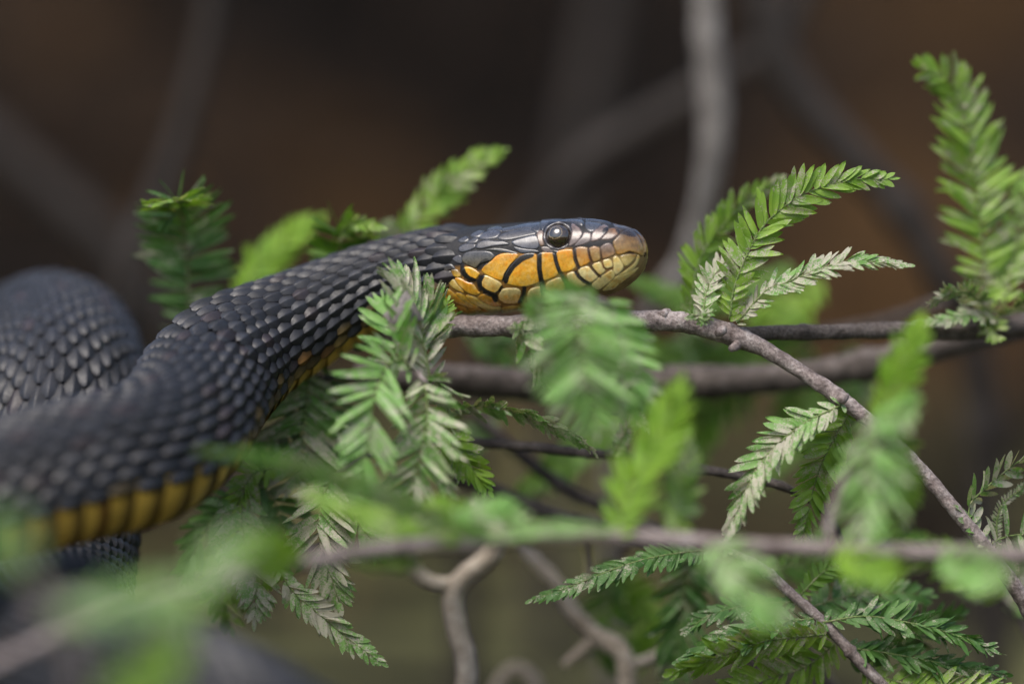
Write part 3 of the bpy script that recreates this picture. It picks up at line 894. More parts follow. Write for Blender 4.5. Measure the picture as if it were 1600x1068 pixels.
def frond(parent, pts, hw, roll=0, ang=58, fold=12, tone='mid', single=False, nrm=None, dens=.165, wid=.25, jit=1.35, droop=0.0, tones=None):
    """one feather-like spray: rachis with two rows of flat leaflets. pts = (px, py, y cm); hw = leaflet length in photo px"""
    hw = hw * 1.1
    wid = min(wid, 12.5 / hw) if wid > .19 or hw > 60 else wid
    dens = min(dens * .92, 8.6 / hw) if dens < .28 else dens
    W = [P(*p) for p in pts]
    f0 = K * (D + pts[len(pts) // 2][2] * .01) / D
    step = .0008
    s, C = spline(W, step)
    T = norm(np.gradient(C, axis=0))
    L = s[-1]
    rr = 1.7 * K
    rad = np.interp(np.linspace(0, 1, len(W)), [0, 1], [rr * 1.15, rr * .45])
    me = tube_mesh('frond', W, rad, RACHIS, nth=6, step=.0025)
    fr = obj('frond', me, parent)
    n = max(5, int(L / (hw * f0 * dens)))
    mats = []
    view = np.array([0, -1.0, 0]) if nrm is None else np.asarray(nrm, float)
    for i in range(n + 1):
        t = (i + .5) / (n + .5) if i < n else 1.0
        k = min(len(s) - 1, int(t * (len(s) - 1)))
        Tk = T[k]; p = C[k]
        N = view - view.dot(Tk) * Tk
        N = norm(N)
        a = math.radians(roll)
        A = np.cross(N, Tk)
        N2 = N * math.cos(a) + A * math.sin(a); A2 = np.cross(N2, Tk)
        g = min(1, t / .3); g = g * g * (3 - 2 * g)
        prof = (.5 + .5 * g) * (1 - .66 * max(0, (t - .5) / .5) ** 1.7)
        for sd in ((-1, 1) if i < n else (0,)):
            if random.random() < .035 * jit: continue
            an = math.radians((ang + 8) * (1 - t) + (ang - 26) * t + random.gauss(0, 5 * jit))
            fo = math.radians(fold + random.gauss(0, 9 * jit))
            if sd == 0: an = random.uniform(-.1, .1); sd = 1
            d = math.cos(an) * Tk + math.sin(an) * sd * (A2 * math.cos(fo) + N2 * math.sin(fo))
            d = norm(d + np.array([0, 0, -droop]))
            nn = norm(N2 - N2.dot(d) * d)
            tw = random.gauss(0, .28 * jit); b = np.cross(nn, d)
            nn = nn * math.cos(tw) + b * math.sin(tw); b = np.cross(nn, d)
            LL = hw * f0 * prof * random.uniform(.86, 1.1); WW = hw * f0 * wid * (.55 + .45 * prof) * random.uniform(.85, 1.1)
            bend = LL * random.uniform(-.6, 1.5)
            m = np.eye(4); m[:3, 0] = d * LL; m[:3, 1] = b * WW; m[:3, 2] = nn * bend
            m[:3, 3] = p + d * rr * .2 + Tk * random.uniform(-.15, .15) * hw * f0 * dens
            mats.append(m)
    if single:
        me = leaflet_mesh(tone)
        for m in mats:
            o = bpy.data.objects.new('leaflet', me); COL.objects.link(o); o.parent = fr
            o.matrix_local = Matrix(m.tolist())
    else:
        M = np.array(mats)
        V = np.einsum('nij,kj->nki', M[:, :3, :3], LU) + M[:, None, :3, 3]
        F = (LF[None] + (np.arange(len(M)) * len(LU))[:, None, None]).reshape(-1, 4)
        obj('leaflets', mesh_from('leaflets', V.reshape(-1, 3), F, LEAF[tone]), fr, kind='stuff')
    return fr

def branch(name, part, pts, rpx, mat, label, cat, nth=14, rough=.18, knots=0, step=None, group=None):
    root = empty(name, P(*pts[0]))
    W = [P(*p) for p in pts]
    fs = [K * (D + p[2] * .01) / D for p in pts]
    R = [r * f for r, f in zip(rpx if hasattr(rpx, '__len__') else [rpx] * len(pts), fs)]
    tag(root, label, cat, group or {'cypress_sprig': 'leafy cypress sprigs around the snake', 'cypress_branch': 'cypress branches and twigs', 'dead_twig': 'bare dead sticks', 'root': 'pale roots by the vine'}.get(name))
    limb(root, part, pts, rpx, mat, nth, rough, knots, step)
    return root
def limb(root, part, pts, rpx, mat, nth=14, rough=.18, knots=0, step=None):
    W = [P(*p) for p in pts]
    R = [r * K * (D + p[2] * .01) / D for r, p in zip(rpx if hasattr(rpx, '__len__') else [rpx] * len(pts), pts)]
    me = tube_mesh(part, W, R, mat, nth=nth, rough=rough, knots=knots, step=step)
    o = bpy.data.objects.new(part, me); COL.objects.link(o)
    o.parent = root; o.matrix_parent_inverse = Matrix.Translation(-Vector(root.location))
    return o
def fr(root, *a, **k):
    o = frond(root, *a, **k)
    o.matrix_parent_inverse = Matrix.Translation(-Vector(root.location))
    return o
def crumbs(root, pts, n, spread, tone='dusty'):
    """small tuft of young leaflets at a bud"""
    for i in range(n):
        x, y, z = pts
        a = random.uniform(0, 6.28); l = random.uniform(.6, 1.0) * spread
        fr(root, [(x, y, z), (x + math.cos(a) * l, y + math.sin(a) * l * .7, z + random.uniform(-.15, .15))], spread * .45, tone=tone, dens=.5, roll=random.uniform(-40, 40))

# --- main branch under the head, forking at the right
b = branch('cypress_branch', 'branch', [(560, 528, 2.4), (640, 517, 1.2), (700, 511, .6), (770, 509, .3), (860, 511, .1), (950, 503, -.1), (1040, 501, -.1), (1100, 510, 0), (1150, 526, 0), (1195, 545, 0), (1240, 573, 0), (1285, 602, -.1), (1322, 629, -.2), (1370, 668, -.3), (1430, 724, -.3), (1485, 788, -.3), (1545, 862, -.3), (1600, 940, -.1), (1660, 1060, 1.0), (1690, 1290, 3)],
    [15, 16, 17, 17, 17, 17, 16, 16, 17, 13, 11.5, 11, 12, 11, 11, 11, 11.5, 12, 13, 14], BARK,
    'forked grey branch under the snake head with sunlit frond trio standing on it', 'branch', nth=30, rough=.13, knots=9, step=.0006)
limb(b, 'twig', [(1142, 524, .2), (1200, 520, .6), (1300, 518, 1.0), (1400, 516, 1.4), (1500, 519, 2.0), (1620, 505, 3.0), (1800, 490, 5)], [13, 12, 12.5, 13, 13, 14, 15], BARK_M, 16, .14, 4, .0009)
for (x, y, z) in ((1041, 488, -.9), (1150, 540, -1.2), (1128, 516, -1.3), (1320, 620, -1.4)):
    limb(b, 'knot', [(x - 7, y + 5, z + .6), (x, y, z + .75), (x + 5, y - 4, z + .85)], [6, 7, 3], BARK, 10, .3, 1, .0005)
fr(b, [(1140, 500, -.2), (1150, 440, -.2), (1187, 361, -.2), (1225, 323, -.2), (1262, 300, -.2), (1327, 281, -.2), (1388, 279, -.1)], 50, roll=22, tone='mid', single=True, ang=52, fold=14)
fr(b, [(1075, 496, 1.4), (1094, 403, 1.7), (1131, 351, 2.0), (1164, 314, 2.2), (1216, 281, 2.4)], 40, roll=-20, tone='mid', ang=52)
fr(b, [(1152, 505, -.1), (1197, 454, -.3), (1234, 440, -.4), (1281, 419, -.5), (1337, 408, -.6), (1416, 414, -.7)], 34, roll=56, tone='dusty', single=True, ang=48)
fr(b, [(1096, 497, -.4), (1110, 440, 0), (1150, 390, .3)], 32, roll=35, tone='dusty', ang=50)
crumbs(b, (1092, 494, -1.0), 6, 26)
fr(b, [(1316, 632, -.6), (1250, 665, -.8), (1193, 717, -.9), (1172, 752, -1.0), (1156, 790, -1.1), (1138, 833, -1.2)], 50, roll=-32, tone='dusty', single=True, ang=52, fold=8)
fr(b, [(1330, 640, -.2), (1300, 690, 0), (1278, 740, .1), (1262, 800, .2), (1255, 840, .2)], 42, roll=28, tone='mid', single=True)
fr(b, [(1560, 880, .2), (1560, 800, .3), (1600, 760, .4), (1660, 715, .4)], 10, tone='dusty')
fr(b, [(1555, 862, -.3), (1512, 800, -.2), (1545, 758, 0), (1600, 715, .1), (1640, 700, .2)], 40, roll=-38, tone='dusty', single=True, ang=62, dens=.3)
fr(b, [(1545, 852, -.2), (1570, 838, -.1), (1610, 834, 0), (1660, 836, 0)], 62, roll=0, tone='dusty', ang=82, dens=.32, wid=.17)

# --- upright frond cluster on the twig at the right
c = branch('cypress_sprig', 'twig', [(1560, 516, 2.5), (1548, 495, 2.6), (1540, 470, 2.7)], [9, 7, 5], BARK_M,
    'tall upright green frond with a curled tip and small dusty fronds at its foot', 'sprig')
fr(c, [(1540, 480, 2.7), (1538, 410, 2.8), (1530, 330, 2.9), (1520, 250, 3.0), (1505, 170, 3.0), (1480, 125, 2.8), (1442, 106, 2.4)], 70, roll=-12, tone='mid', ang=60, fold=4)
fr(c, [(1545, 488, 2.4), (1515, 458, 1.2), (1485, 458, .9), (1455, 474, .8)], 28, roll=50, tone='dusty')
fr(c, [(1565, 500, 2.2), (1520, 492, 1.5), (1480, 500, 1.3), (1428, 506, 1.2)], 28, roll=-52, tone='dusty')
fr(c, [(1560, 495, 2.4), (1585, 480, 1.9), (1610, 470, 1.6), (1650, 480, 1.4)], 34, roll=-40, tone='dusty')
fr(c, [(1545, 496, 2.3), (1550, 510, 1.9), (1560, 528, 1.6)], 28, roll=10, tone='mid')
fr(c, [(1570, 470, 2.6), (1585, 400, 3.2), (1600, 330, 3.6), (1630, 250, 4)], 50, roll=40, tone='mid')

# --- thick branch behind
b2 = branch('cypress_branch', 'branch', [(560, 590, 5.0), (690, 593, 4.6), (800, 600, 4.5), (900, 605, 4.5), (1000, 600, 4.6), (1120, 596, 4.6), (1240, 588, 4.8), (1340, 572, 5.0), (1440, 548, 5.4), (1540, 522, 6), (1700, 480, 8)], [24, 24, 25, 26, 25, 24, 23, 22, 22, 21, 20], BARK_M,
    'thick dark grey branch running behind the forked one under the snake', 'branch', 18, .12, 3, .0012)
# --- thin dark twig lower down
b3 = branch('cypress_branch', 'branch', [(600, 700, 2.6), (690, 690, 2.2), (800, 696, 2), (900, 706, 1.9), (980, 714, 1.8), (1080, 730, 1.6), (1160, 744, 1.2), (1230, 762, .8), (1290, 800, 1), (1330, 880, 1.5)], [8, 8, 8, 8, 7.5, 8, 7, 7, 6, 6], BARK_D,
    'thin dark twig with one small dusty frond drooping over it', 'branch', 12, .2, 4, .001)
fr(b3, [(700, 655, 1.6), (722, 636, .9), (790, 636, .4), (850, 655, .2), (892, 676, .1), (926, 704, .1)], 36, roll=-50, tone='dusty', single=True, ang=62, droop=.35)
limb(b3, 'twig', [(715, 690, 2.1), (703, 668, 1.8), (700, 652, 1.6)], [5, 4, 3], BARK_D, 8, .1)
fr(b3, [(960, 712, 1.6), (985, 662, 1.2), (1010, 665, 1.0), (1035, 675, .9)], 18, roll=30, tone='dusty')
# --- dim sticks under the tangle
b4 = branch('dead_twig', 'stick', [(740, 640, 6), (800, 700, 5.6), (880, 760, 5.4), (960, 800, 5), (1060, 850, 5), (1200, 950, 5), (1330, 1120, 5), (1400, 1300, 5)], [9, 10, 11, 11, 10, 10, 10, 11], BARK_D,
    'long dark stick slanting down behind the pale looping vine', 'twig', 10, .15, 3)
b5 = branch('dead_twig', 'stick', [(700, 745, 5), (760, 760, 4.8), (850, 800, 4.6), (960, 830, 4.5), (1100, 900, 5), (1200, 1100, 5), (1230, 1300, 5)], [14, 13, 12, 10, 9, 8, 8], BARK_D,
    'short dark stick under the dusty fronds below the branch', 'twig', 10, .15, 2)

# --- dusty sprig hanging across the neck
c = branch('cypress_sprig', 'twig', [(652, 520, .2), (650, 540, -.9), (640, 560, -1.6), (655, 585, -1.9), (668, 600, -1.9)], [5, 5, 4.5, 4, 4], BARK,
    'dusty sprig draped over the branch just behind the snake jaw, its fronds hanging down', 'sprig')
fr(c, [(672, 592, -1.6), (664, 545, -1.5), (652, 490, -1.3), (632, 436, -1.0)], 92, roll=-32, tone='dusty', single=True, ang=46, fold=18, dens=.16)
fr(c, [(640, 575, -1.9), (622, 545, -1.9), (612, 510, -1.8), (600, 470, -1.5)], 62, roll=24, tone='pale', single=True, ang=52)
fr(c, [(660, 560, -1.2), (676, 520, -1.0), (668, 470, -.8), (645, 432, -.7)], 50, roll=58, tone='dusty', single=True, ang=44, dens=.17)
fr(c, [(640, 560, -1.7), (606, 570, -2.2), (585, 620, -2.8), (575, 690, -3.1), (560, 755, -3.2)], 76, roll=12, tone='pale', single=True, ang=56, fold=6, dens=.16)
fr(c, [(662, 590, -1.9), (668, 640, -2.1), (660, 700, -2.3), (645, 760, -2.4), (632, 815, -2.4)], 76, roll=-14, tone='dusty', single=True, ang=60, fold=6, dens=.15)
fr(c, [(665, 580, -1.5), (695, 610, -1.1), (700, 650, -.9), (705, 700, -.8)], 46, roll=-50, tone='dusty', single=True, ang=58)
fr(c, [(670, 640, -1.6), (705, 690, -1.3), (735, 728, -1.1), (763, 765, -1.0)], 44, roll=30, tone='mid', single=True, ang=48)
fr(c, [(648, 545, -1.2), (690, 500, -.8), (700, 470, -.6)], 26, roll=20, tone='mid')

sc_v = np.array([P(636, 452, -1.7), P(662, 500, -1.6), P(612, 508, -1.9), P(598, 492, -1.7), P(632, 480, -2.0)])
sc_m = mesh_from('withered_leaf', sc_v, np.array([[0, 4, 1, 1], [0, 3, 4, 4], [3, 2, 4, 4], [2, 1, 4, 4]])[:, :3], DEAD)
o_ = obj('withered_leaf', sc_m, c); o_.matrix_parent_inverse = Matrix.Translation(-Vector(c.location))

# --- blurred teal frond in front of the chin
c = branch('cypress_sprig', 'twig', [(1005, 508, -.7), (975, 490, -2.6), (940, 470, -3.9), (905, 462, -4.7)], [5, 4, 4, 3], BARK,
    'soft pale green double frond hanging in front of the snake chin', 'sprig')
fr(c, [(905, 460, -4.7), (902, 500, -5.1), (910, 560, -5.2), (920, 610, -5.2), (928, 655, -5.1)], 96, roll=10, tone='pale', ang=64, fold=5, dens=.15)
fr(c, [(950, 470, -3.6), (965, 520, -3.6), (980, 580, -3.8), (988, 648, -3.8)], 66, roll=18, tone='pale', ang=58, fold=5, dens=.16)
fr(c, [(930, 468, -4.3), (880, 470, -4.4), (830, 490, -4.2)], 44, roll=40, tone='pale', ang=55, dens=.16)
c = branch('cypress_sprig', 'twig', [(822, 520, -.3), (815, 512, -1.0), (812, 522, -1.2)], [4, 3.5, 3], BARK,
    'small dusty frond curling down from the branch below the snake jaw', 'sprig')
fr(c, [(812, 505, -1.3), (825, 540, -1.3), (850, 575, -1.3), (872, 605, -1.3)], 44, roll=-35, tone='dusty', single=True, ang=60)
crumbs(c, (815, 512, -1.4), 4, 24)

# --- foreground twig, out of focus
b6 = branch('cypress_branch', 'branch', [(-60, 1060, -13.4), (180, 955, -10.9), (380, 897, -9.0), (560, 862, -7.6), (640, 852, -7.2), (740, 846, -6.8), (900, 836, -6.6), (1040, 842, -6.6), (1150, 851, -6.6), (1350, 860, -6.6), (1600, 868, -6.6), (1800, 880, -5.9)], [11, 11, 12, 12, 12, 12, 13, 13, 13, 13, 14, 15], BARK,
    'long pale grey twig with light green tufts crossing in front of the vine', 'branch', 12, .1, 4, .0014)
fr(b6, [(760, 838, -7.0), (680, 812, -7.4), (600, 775, -7.7), (500, 740, -8.0), (400, 715, -8.2), (315, 705, -8.3)], 34, roll=45, tone='pale', ang=50)
fr(b6, [(720, 840, -7.0), (640, 822, -6.8), (560, 800, -6.6), (470, 770, -6.4)], 40, roll=-35, tone='mid', ang=52)
fr(b6, [(620, 852, -7.3), (660, 815, -6.6), (690, 800, -6.2), (740, 800, -5.9)], 36, roll=20, tone='fresh')
fr(b6, [(960, 838, -6.7), (985, 770, -6.4), (1020, 700, -6.3), (1045, 655, -6.3), (1062, 605, -6.3)], 66, roll=30, tone='fresh', ang=48, fold=6, dens=.16)
fr(b6, [(1050, 842, -6.6), (1062, 790, -5.6), (1072, 730, -5.1), (1078, 680, -4.8)], 50, roll=-20, tone='mid', ang=52)
fr(b6, [(1110, 850, -7.0), (1140, 880, -7.6), (1175, 920, -8.0), (1215, 965, -8.2)], 62, roll=18, tone='pale', ang=50, dens=.16)
fr(b6, [(1310, 860, -7.0), (1345, 880, -7.6), (1390, 898, -8.0)], 52, roll=25, tone='fresh', ang=48, dens=.16)
fr(b6, [(1470, 866, -7.4), (1520, 890, -8.4), (1570, 905, -9.0)], 44, roll=25, tone='pale')
fr(b6, [(470, 880, -8.6), (430, 868, -9.0), (385, 850, -9.4)], 46, roll=20, tone='fresh')
fr(b6, [(760, 840, -7.0), (820, 828, -7.2), (880, 824, -7.3), (960, 828, -7.4)], 17, roll=35, tone='pale')
fr(b6, [(540, 866, -7.8), (600, 870, -7.0), (650, 880, -6.4)], 30, roll=35, tone='mid')
limb(b6, 'twig', [(1300, 862, -6.7), (1295, 820, -6.4), (1310, 770, -6.2), (1350, 680, -6.0), (1372, 650, -5.9)], [6, 5.5, 5, 4, 4], BARK, 8, .1)
fr(b6, [(1368, 655, -6.0), (1362, 700, -6.3), (1355, 760, -6.4), (1345, 835, -6.4)], 82, roll=-25, tone='pale', ang=60, dens=.16)
fr(b6, [(1368, 655, -5.9), (1388, 620, -6.0), (1415, 565, -6.1), (1438, 500, -6.1)], 46, roll=25, tone='fresh', ang=46, dens=.16)
fr(b6, [(1376, 660, -5.8), (1400, 710, -5.4), (1405, 770, -5.2), (1400, 830, -5.1)], 52, roll=35, tone='mid', ang=60)
fr(b6, [(1366, 652, -6.2), (1400, 650, -6.8), (1430, 640, -7.2)], 46, roll=50, tone='pale', ang=60)
limb(b6, 'twig', [(905, 838, -6.6), (915, 850, -5.6), (920, 880, -5.0), (918, 905, -4.8)], [6, 6, 5, 3], ROOT, 8, .05)

# --- very near blurred stems at the lower left
c = branch('cypress_sprig', 'twig', [(60, 1200, -21.0), (130, 1060, -21.0), (80, 960, -20.5), (40, 880, -20.0)], [12, 13, 12, 9], BARK_M,
    'grey stem with bright green tip close over the lowest snake coil', 'sprig')
fr(c, [(150, 1160, -21.0), (205, 1090, -21.0), (255, 1020, -21.0), (275, 980, -21.0)], 60, roll=20, tone='fresh', dens=.24)
fr(c, [(80, 960, -20.5), (180, 940, -21.0), (290, 920, -21.5)], 46, roll=60, tone='pale')
fr(c, [(260, 1040, -17), (280, 950, -17), (320, 890, -17), (400, 830, -17)], 56, roll=35, tone='pale', dens=.3)
fr(c, [(45, 890, -20.0), (10, 850, -20.0), (-30, 830, -20.0)], 60, roll=20, tone='pale')

# --- dusty fronds under and behind the front coil
c = branch('cypress_sprig', 'twig', [(560, 590, 2.4), (520, 590, 2.2), (482, 600, 2.0)], [7, 6, 5], BARK_D,
    'broad dusty frond tucked under the snake between coil and neck', 'sprig')
fr(c, [(482, 590, 1.9), (478, 640, 1.6), (472, 690, 1.5), (470, 760, 1.5)], 86, roll=10, tone='dusty', single=True, ang=64, fold=4, dens=.16, wid=.3)
fr(c, [(520, 590, 2.2), (470, 620, 2.2), (430, 680, 2.2), (410, 740, 2.2)], 56, roll=-25, tone='dark')
fr(c, [(520, 590, 2.2), (525, 650, 2.4), (530, 700, 2.4), (530, 780, 2.4)], 60, roll=25, tone='dark')
c = branch('cypress_sprig', 'twig', [(560, 720, 2.6), (480, 725, 2.0), (410, 735, 1.4), (380, 760, 1.0)], [7, 6, 5, 5], BARK_D,
    'dusty fronds hanging below the yellow belly of the front coil', 'sprig')
fr(c, [(380, 750, .9), (378, 800, .6), (385, 860, .4), (400, 910, .3), (398, 962, .3)], 58, roll=15, tone='dusty', single=True, ang=56)
fr(c, [(380, 760, 1.1), (340, 800, 1.3), (310, 850, 1.4), (290, 900, 1.4)], 56, roll=-25, tone='dark')
fr(c, [(400, 750, 1.4), (430, 780, 1.6), (440, 830, 1.6), (450, 880, 1.6)], 56, roll=35, tone='dark')
fr(c, [(340, 800, 1.8), (350, 860, 1.8), (350, 920, 1.8), (360, 980, 1.8)], 56, roll=-15, tone='mid')
fr(c, [(430, 730, 1.0), (395, 740, .8), (370, 790, .6)], 36, roll=10, tone='mid')
c = branch('cypress_sprig', 'twig', [(600, 700, 2.6), (560, 720, 1.6), (520, 745, .4)], [6, 5, 4], BARK_D,
    'pale fan-shaped frond spreading beside the hanging dusty sprig', 'sprig')
fr(c, [(520, 740, .3), (505, 780, 0), (498, 830, -.1), (515, 890, -.1), (530, 940, -.1)], 66, roll=-12, tone='dusty', single=True, ang=54, fold=8, dens=.185)
fr(c, [(520, 745, .2), (545, 790, .2), (570, 830, .3), (600, 860, .4)], 56, roll=20, tone='pale', ang=52)
c = branch('cypress_sprig', 'twig', [(560, 820, 2.2), (500, 850, 1.4), (440, 880, .4)], [6, 5, 4], BARK_D,
    'slender dusty frond pointing down and away under the front coil', 'sprig')
fr(c, [(430, 875, .2), (455, 920, 0), (500, 960, -.1), (545, 998, -.1), (596, 1034, -.1)], 36, roll=22, tone='dusty', single=True, ang=46, dens=.19)
fr(c, [(440, 880, .6), (400, 900, .8), (360, 930, 1)], 40, roll=20, tone='mid')

# --- fronds standing behind the neck
c = branch('cypress_sprig', 'twig', [(300, 640, 5.5), (298, 560, 4.6), (296, 490, 4.0)], [6, 5, 4], BARK_D,
    'upright green frond behind the coil, its crown bent over to show its tip', 'sprig')
fr(c, [(296, 510, 3.8), (294, 440, 3.6), (290, 380, 3.3), (284, 338, 2.8), (276, 316, 2.0), (266, 316, 1.2)], 76, roll=5, tone='dark', ang=78, fold=2, dens=.165, wid=.2, nrm=(0, -1, .25))
fr(c, [(284, 338, 2.6), (280, 318, 1.6), (268, 312, .8)], 60, roll=0, tone='mid', ang=60, nrm=(0, -.4, 1), dens=.16)
c = branch('cypress_sprig', 'twig', [(350, 560, 7), (365, 500, 6.8), (375, 460, 6.6)], [5, 4, 4], BARK_D,
    'bright yellow green frond leaning over behind the middle of the snake back', 'sprig')
fr(c, [(372, 480, 6.6), (395, 430, 6.6), (430, 395, 6.6), (465, 362, 6.6), (500, 342, 6.6)], 42, roll=28, tone='fresh', ang=46, dens=.16)
c = branch('cypress_sprig', 'twig', [(540, 520, 4.2), (532, 460, 3.8), (528, 420, 3.4)], [5, 4, 3.5], BARK_D,
    'short bright frond with a flat top peeking over the snake back', 'sprig')
fr(c, [(528, 430, 3.2), (530, 390, 3.0), (533, 360, 2.6), (536, 346, 1.8)], 54, roll=0, tone='back', ang=74, nrm=(0, -1, .3), wid=.2)
fr(c, [(530, 372, 2.8), (545, 352, 2.2), (570, 352, 1.9), (598, 357, 1.7)], 24, roll=60, tone='mid', ang=50)
fr(c, [(588, 382, 3.0), (570, 365, 2.6), (550, 350, 2.4)], 20, roll=60, tone='mid')
c = branch('cypress_sprig', 'twig', [(600, 500, 5.5), (618, 420, 5), (628, 380, 4.6)], [5, 4, 4], BARK_D,
    'green frond rising behind the snake neck and leaning the way its head points', 'sprig')
fr(c, [(626, 390, 4.6), (650, 345, 4.5), (690, 300, 4.4), (735, 262, 4.3), (782, 238, 4.2)], 42, roll=25, tone='mid', ang=48, dens=.16)
fr(c, [(626, 390, 4.6), (612, 372, 4.5), (606, 350, 4.4)], 28, roll=30, tone='dusty')

# --- blurred green fronds hanging behind the thick branch
specs = [
 ([(1240, 420, 7), (1170, 450, 7), (1080, 470, 7), (990, 440, 7)], 40, 'back'),
 ([(1280, 440, 8), (1240, 480, 8), (1180, 500, 8)], 50, 'fresh'),
 ([(1250, 530, 8), (1150, 560, 8), (1050, 555, 8), (1000, 540, 8)], 46, 'back'),
 ([(1200, 540, 9), (1120, 620, 9), (1080, 680, 9), (1060, 740, 9)], 60, 'back'),
 ([(1260, 540, 9), (1250, 620, 9), (1240, 680, 9), (1200, 740, 9)], 60, 'back'),
 ([(1330, 540, 9), (1330, 610, 9), (1290, 660, 9), (1250, 700, 9)], 56, 'dark'),
 ([(1100, 520, 8), (1020, 600, 8), (960, 660, 8), (900, 690, 8)], 50, 'dark'),
 ([(1000, 640, 7), (920, 690, 7), (860, 740, 7), (800, 780, 7)], 46, 'back'),
 ([(720, 500, 6), (780, 540, 6), (830, 570, 6)], 40, 'dark'),
 ([(780, 660, 6), (720, 700, 6), (700, 760, 6)], 36, 'dark'),
]
c = branch('cypress_branch', 'branch', [(1480, 470, 9), (1350, 510, 9), (1200, 530, 8.6), (1050, 545, 8.2), (900, 560, 8), (760, 560, 8)], [9, 9, 8, 7, 6, 5], BARK_D,
    'leafy yellow green twig behind the thick dark grey branch', 'branch', 10, .1)
for p, h, t in specs:
    fr(c, p, h, roll=random.uniform(-35, 35), tone=t, ang=55, dens=.17)

# --- dark green cluster at the lower right
c = branch('cypress_branch', 'branch', [(1120, 850, .8), (1190, 888, .4), (1240, 930, .2), (1290, 975, .1), (1340, 1030, .1), (1390, 1085, .2), (1440, 1180, .5), (1480, 1290, 1)], [7, 8, 8, 8.5, 9, 9, 9, 10], BARK,
    'thin twig descending through dark green fronds at the water edge', 'branch', 12, .15, 4, .0009)
fr(c, [(1140, 856, .6), (1070, 862, .3), (1000, 875, .1), (940, 896, 0), (880, 920, 0), (832, 936, 0)], 34, roll=-38, tone='dark', single=True, ang=62, droop=.15)
fr(c, [(1285, 972, 0), (1350, 962, -.1), (1420, 972, -.2), (1490, 990, -.2), (1560, 1018, -.2)], 40, roll=48, tone='dark', jit=2.2, single=True, ang=46, dens=.17)
fr(c, [(1320, 1010, .2), (1390, 1020, .1), (1470, 1035, .1), (1570, 1052, .1)], 38, roll=50, tone='dark', jit=2.2, single=True, ang=44, dens=.17)
fr(c, [(1280, 965, .1), (1200, 975, -.3), (1130, 1000, -.5), (1060, 1040, -.6)], 48, roll=-42, tone='dark', jit=2.2, single=True, ang=50, dens=.17)
fr(c, [(1290, 990, -.3), (1200, 1000, -.6), (1140, 1020, -.8), (1050, 1050, -.9)], 46, roll=38, tone='mid', ang=48, dens=.17)
fr(c, [(1240, 940, .3), (1170, 945, .3), (1110, 960, .3), (1072, 985, .3)], 32, roll=-40, tone='dark')
fr(c, [(1250, 930, .4), (1290, 890, .5), (1330, 880, .6), (1370, 895, .7)], 24, roll=30, tone='back')
fr(c, [(1260, 950, .8), (1330, 930, 1.2), (1400, 925, 1.6), (1450, 930, 1.8)], 46, roll=40, tone='dark')
fr(c, [(1080, 850, 2.6), (1068, 930, 3), (1060, 1000, 3), (1050, 1080, 3)], 56, roll=20, tone='dark', ang=50)
fr(c, [(1310, 1000, .6), (1260, 1040, .6), (1200, 1060, .4), (1120, 1090, .2)], 56, roll=20, tone='mid')
fr(c, [(1330, 1030, .8), (1420, 1000, 1.4), (1500, 960, 2)], 56, roll=-35, tone='dark')
fr(c, [(1350, 1050, .4), (1430, 1070, 0), (1520, 1080, -.2), (1620, 1090, -.2)], 46, roll=40, tone='mid')
fr(c, [(1200, 890, 2.8), (1300, 870, 3.6), (1380, 850, 4.2), (1450, 850, 4.6)], 56, roll=35, tone='back')
c2 = branch('cypress_sprig', 'twig', [(980, 840, 6.5), (965, 880, 6.5), (955, 900, 6.4)], [5, 4, 4], BARK_D,
    'yellow green frond dangling behind the pale crooked root', 'sprig')
fr(c2, [(960, 880, 6.4), (950, 940, 6.2), (955, 1000, 6.2), (980, 1060, 6.2)], 46, roll=20, tone='back')
fr(c2, [(960, 890, 6.4), (1000, 930, 7), (1010, 980, 7), (1000, 1040, 7)], 36, roll=20, tone='fresh')
c2 = branch('cypress_sprig', 'twig', [(1640, 1080, 4), (1600, 980, 4), (1560, 930, 3.6)], [6, 5, 4], BARK_M,
    'faint grey green sprig at the water edge beyond the dark cluster', 'sprig')
fr(c2, [(1560, 935, 3.6), (1510, 890, 3.6), (1440, 870, 3.6), (1380, 880, 3.6)], 50, roll=35, tone='mid')
fr(c2, [(1590, 960, 3.8), (1590, 900, 4), (1610, 850, 4)], 50, roll=10, tone='dusty')

# --- pale vine and crooked roots
v = branch('vine', 'stem', [(736, 782, -4.3), (750, 796, -4.4), (762, 808, -4.5), (774, 822, -4.6), (776, 846, -4.6), (760, 874, -4.6), (728, 898, -4.5), (708, 930, -4.4), (714, 980, -4.3), (728, 1030, -4.2), (728, 1090, -4.0), (715, 1200, -3.6), (712, 1302, -3.1)], [5, 8, 11, 14, 16, 16, 16, 16, 16, 16, 16, 16, 16], ROOT,
    'pale smooth vine with a looped tendril hanging in front of the wet ground', 'vine', 14, .05, 0, .001)
limb(v, 'tendril', [(700, 838, -6.2), (660, 815, -5.8), (642, 840, -5.0), (641, 870, -4.8), (655, 898, -4.6), (685, 912, -4.5), (714, 908, -4.4)], [6, 8, 10, 11, 12, 12, 10], ROOT, 12, .05, 0, .001)
fr(b6, [(700, 846, -6.9), (735, 815, -6.6), (775, 798, -6.4), (820, 802, -6.3)], 36, roll=30, tone='pale')
v = branch('root', 'stem', [(815, 850, 6.5), (840, 880, 6), (872, 915, 5.6), (895, 955, 5.4), (930, 990, 5.2), (972, 1020, 5), (980, 1080, 5), (985, 1180, 5), (990, 1310, 5)], [10, 11, 12, 13, 14, 15, 15, 15, 15], ROOT,
    'crooked pale root beside the vine, bent like an elbow', 'root', 12, .08, 2)
limb(v, 'rootlet', [(935, 990, 5.2), (910, 1015, 5.2), (880, 1040, 5.2)], [11, 10, 7], ROOT, 10, .08)
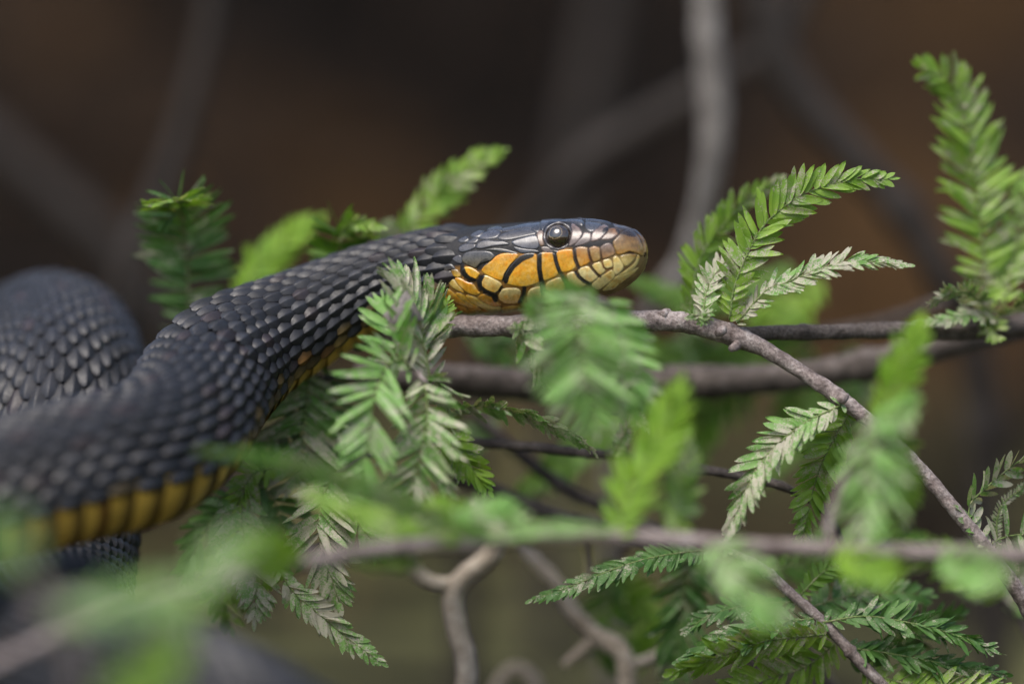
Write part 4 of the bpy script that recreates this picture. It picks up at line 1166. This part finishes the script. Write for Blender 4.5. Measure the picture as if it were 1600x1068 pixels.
limb(v, 'rootlet', [(978, 1040, 5), (1010, 1030, 5.2), (1050, 1010, 5.5)], [9, 8, 6], ROOT, 10, .08)
v = branch('root', 'stem', [(740, 1300, 8), (765, 1120, 8), (785, 1060, 8), (810, 1045, 8), (835, 1070, 8), (850, 1140, 8), (870, 1260, 8)], [11, 11, 11, 11, 11, 11, 11], ROOT,
    'small arched pale root poking up near the foot of the vine', 'root', 12, .08, 1)

# --- bare sticks standing in the dim background
def to_ground(p):
    return p
v = branch('dead_twig', 'stick', [(1120, -260, 13), (1104, -60, 13), (1106, 60, 13), (1116, 160, 13), (1112, 250, 13), (1096, 340, 13.5), (1062, 430, 14), (1000, 520, 15), (960, 700, 16), (950, 1250, 20)], [20, 22, 24, 25, 22, 20, 17, 14, 14, 14], DEAD,
    'pale grey upright stick with a bend, beside the frond trio', 'twig', 14, .08, 4, .002)
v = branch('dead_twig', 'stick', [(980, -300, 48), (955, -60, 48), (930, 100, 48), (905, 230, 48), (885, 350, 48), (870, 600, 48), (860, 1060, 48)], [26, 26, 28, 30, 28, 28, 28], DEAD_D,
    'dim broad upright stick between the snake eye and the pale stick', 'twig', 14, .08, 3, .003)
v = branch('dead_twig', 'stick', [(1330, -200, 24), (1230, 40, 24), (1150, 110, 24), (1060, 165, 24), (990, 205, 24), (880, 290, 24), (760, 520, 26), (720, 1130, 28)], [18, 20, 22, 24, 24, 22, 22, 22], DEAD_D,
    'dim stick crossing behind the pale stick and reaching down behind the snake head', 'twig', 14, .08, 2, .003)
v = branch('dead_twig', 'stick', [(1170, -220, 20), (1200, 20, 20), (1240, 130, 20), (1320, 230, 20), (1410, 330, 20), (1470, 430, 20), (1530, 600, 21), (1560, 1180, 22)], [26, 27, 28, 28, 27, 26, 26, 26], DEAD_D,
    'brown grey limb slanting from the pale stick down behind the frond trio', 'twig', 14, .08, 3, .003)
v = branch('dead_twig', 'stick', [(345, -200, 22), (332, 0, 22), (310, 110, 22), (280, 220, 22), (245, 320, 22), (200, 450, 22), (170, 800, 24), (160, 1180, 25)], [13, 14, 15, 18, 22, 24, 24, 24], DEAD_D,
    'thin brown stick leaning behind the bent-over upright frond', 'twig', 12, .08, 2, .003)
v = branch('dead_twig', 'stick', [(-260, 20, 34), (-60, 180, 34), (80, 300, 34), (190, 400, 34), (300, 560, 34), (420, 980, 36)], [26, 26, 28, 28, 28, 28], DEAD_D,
    'faint thick stick slanting down behind the arched coil', 'twig', 12, .08, 2, .004)
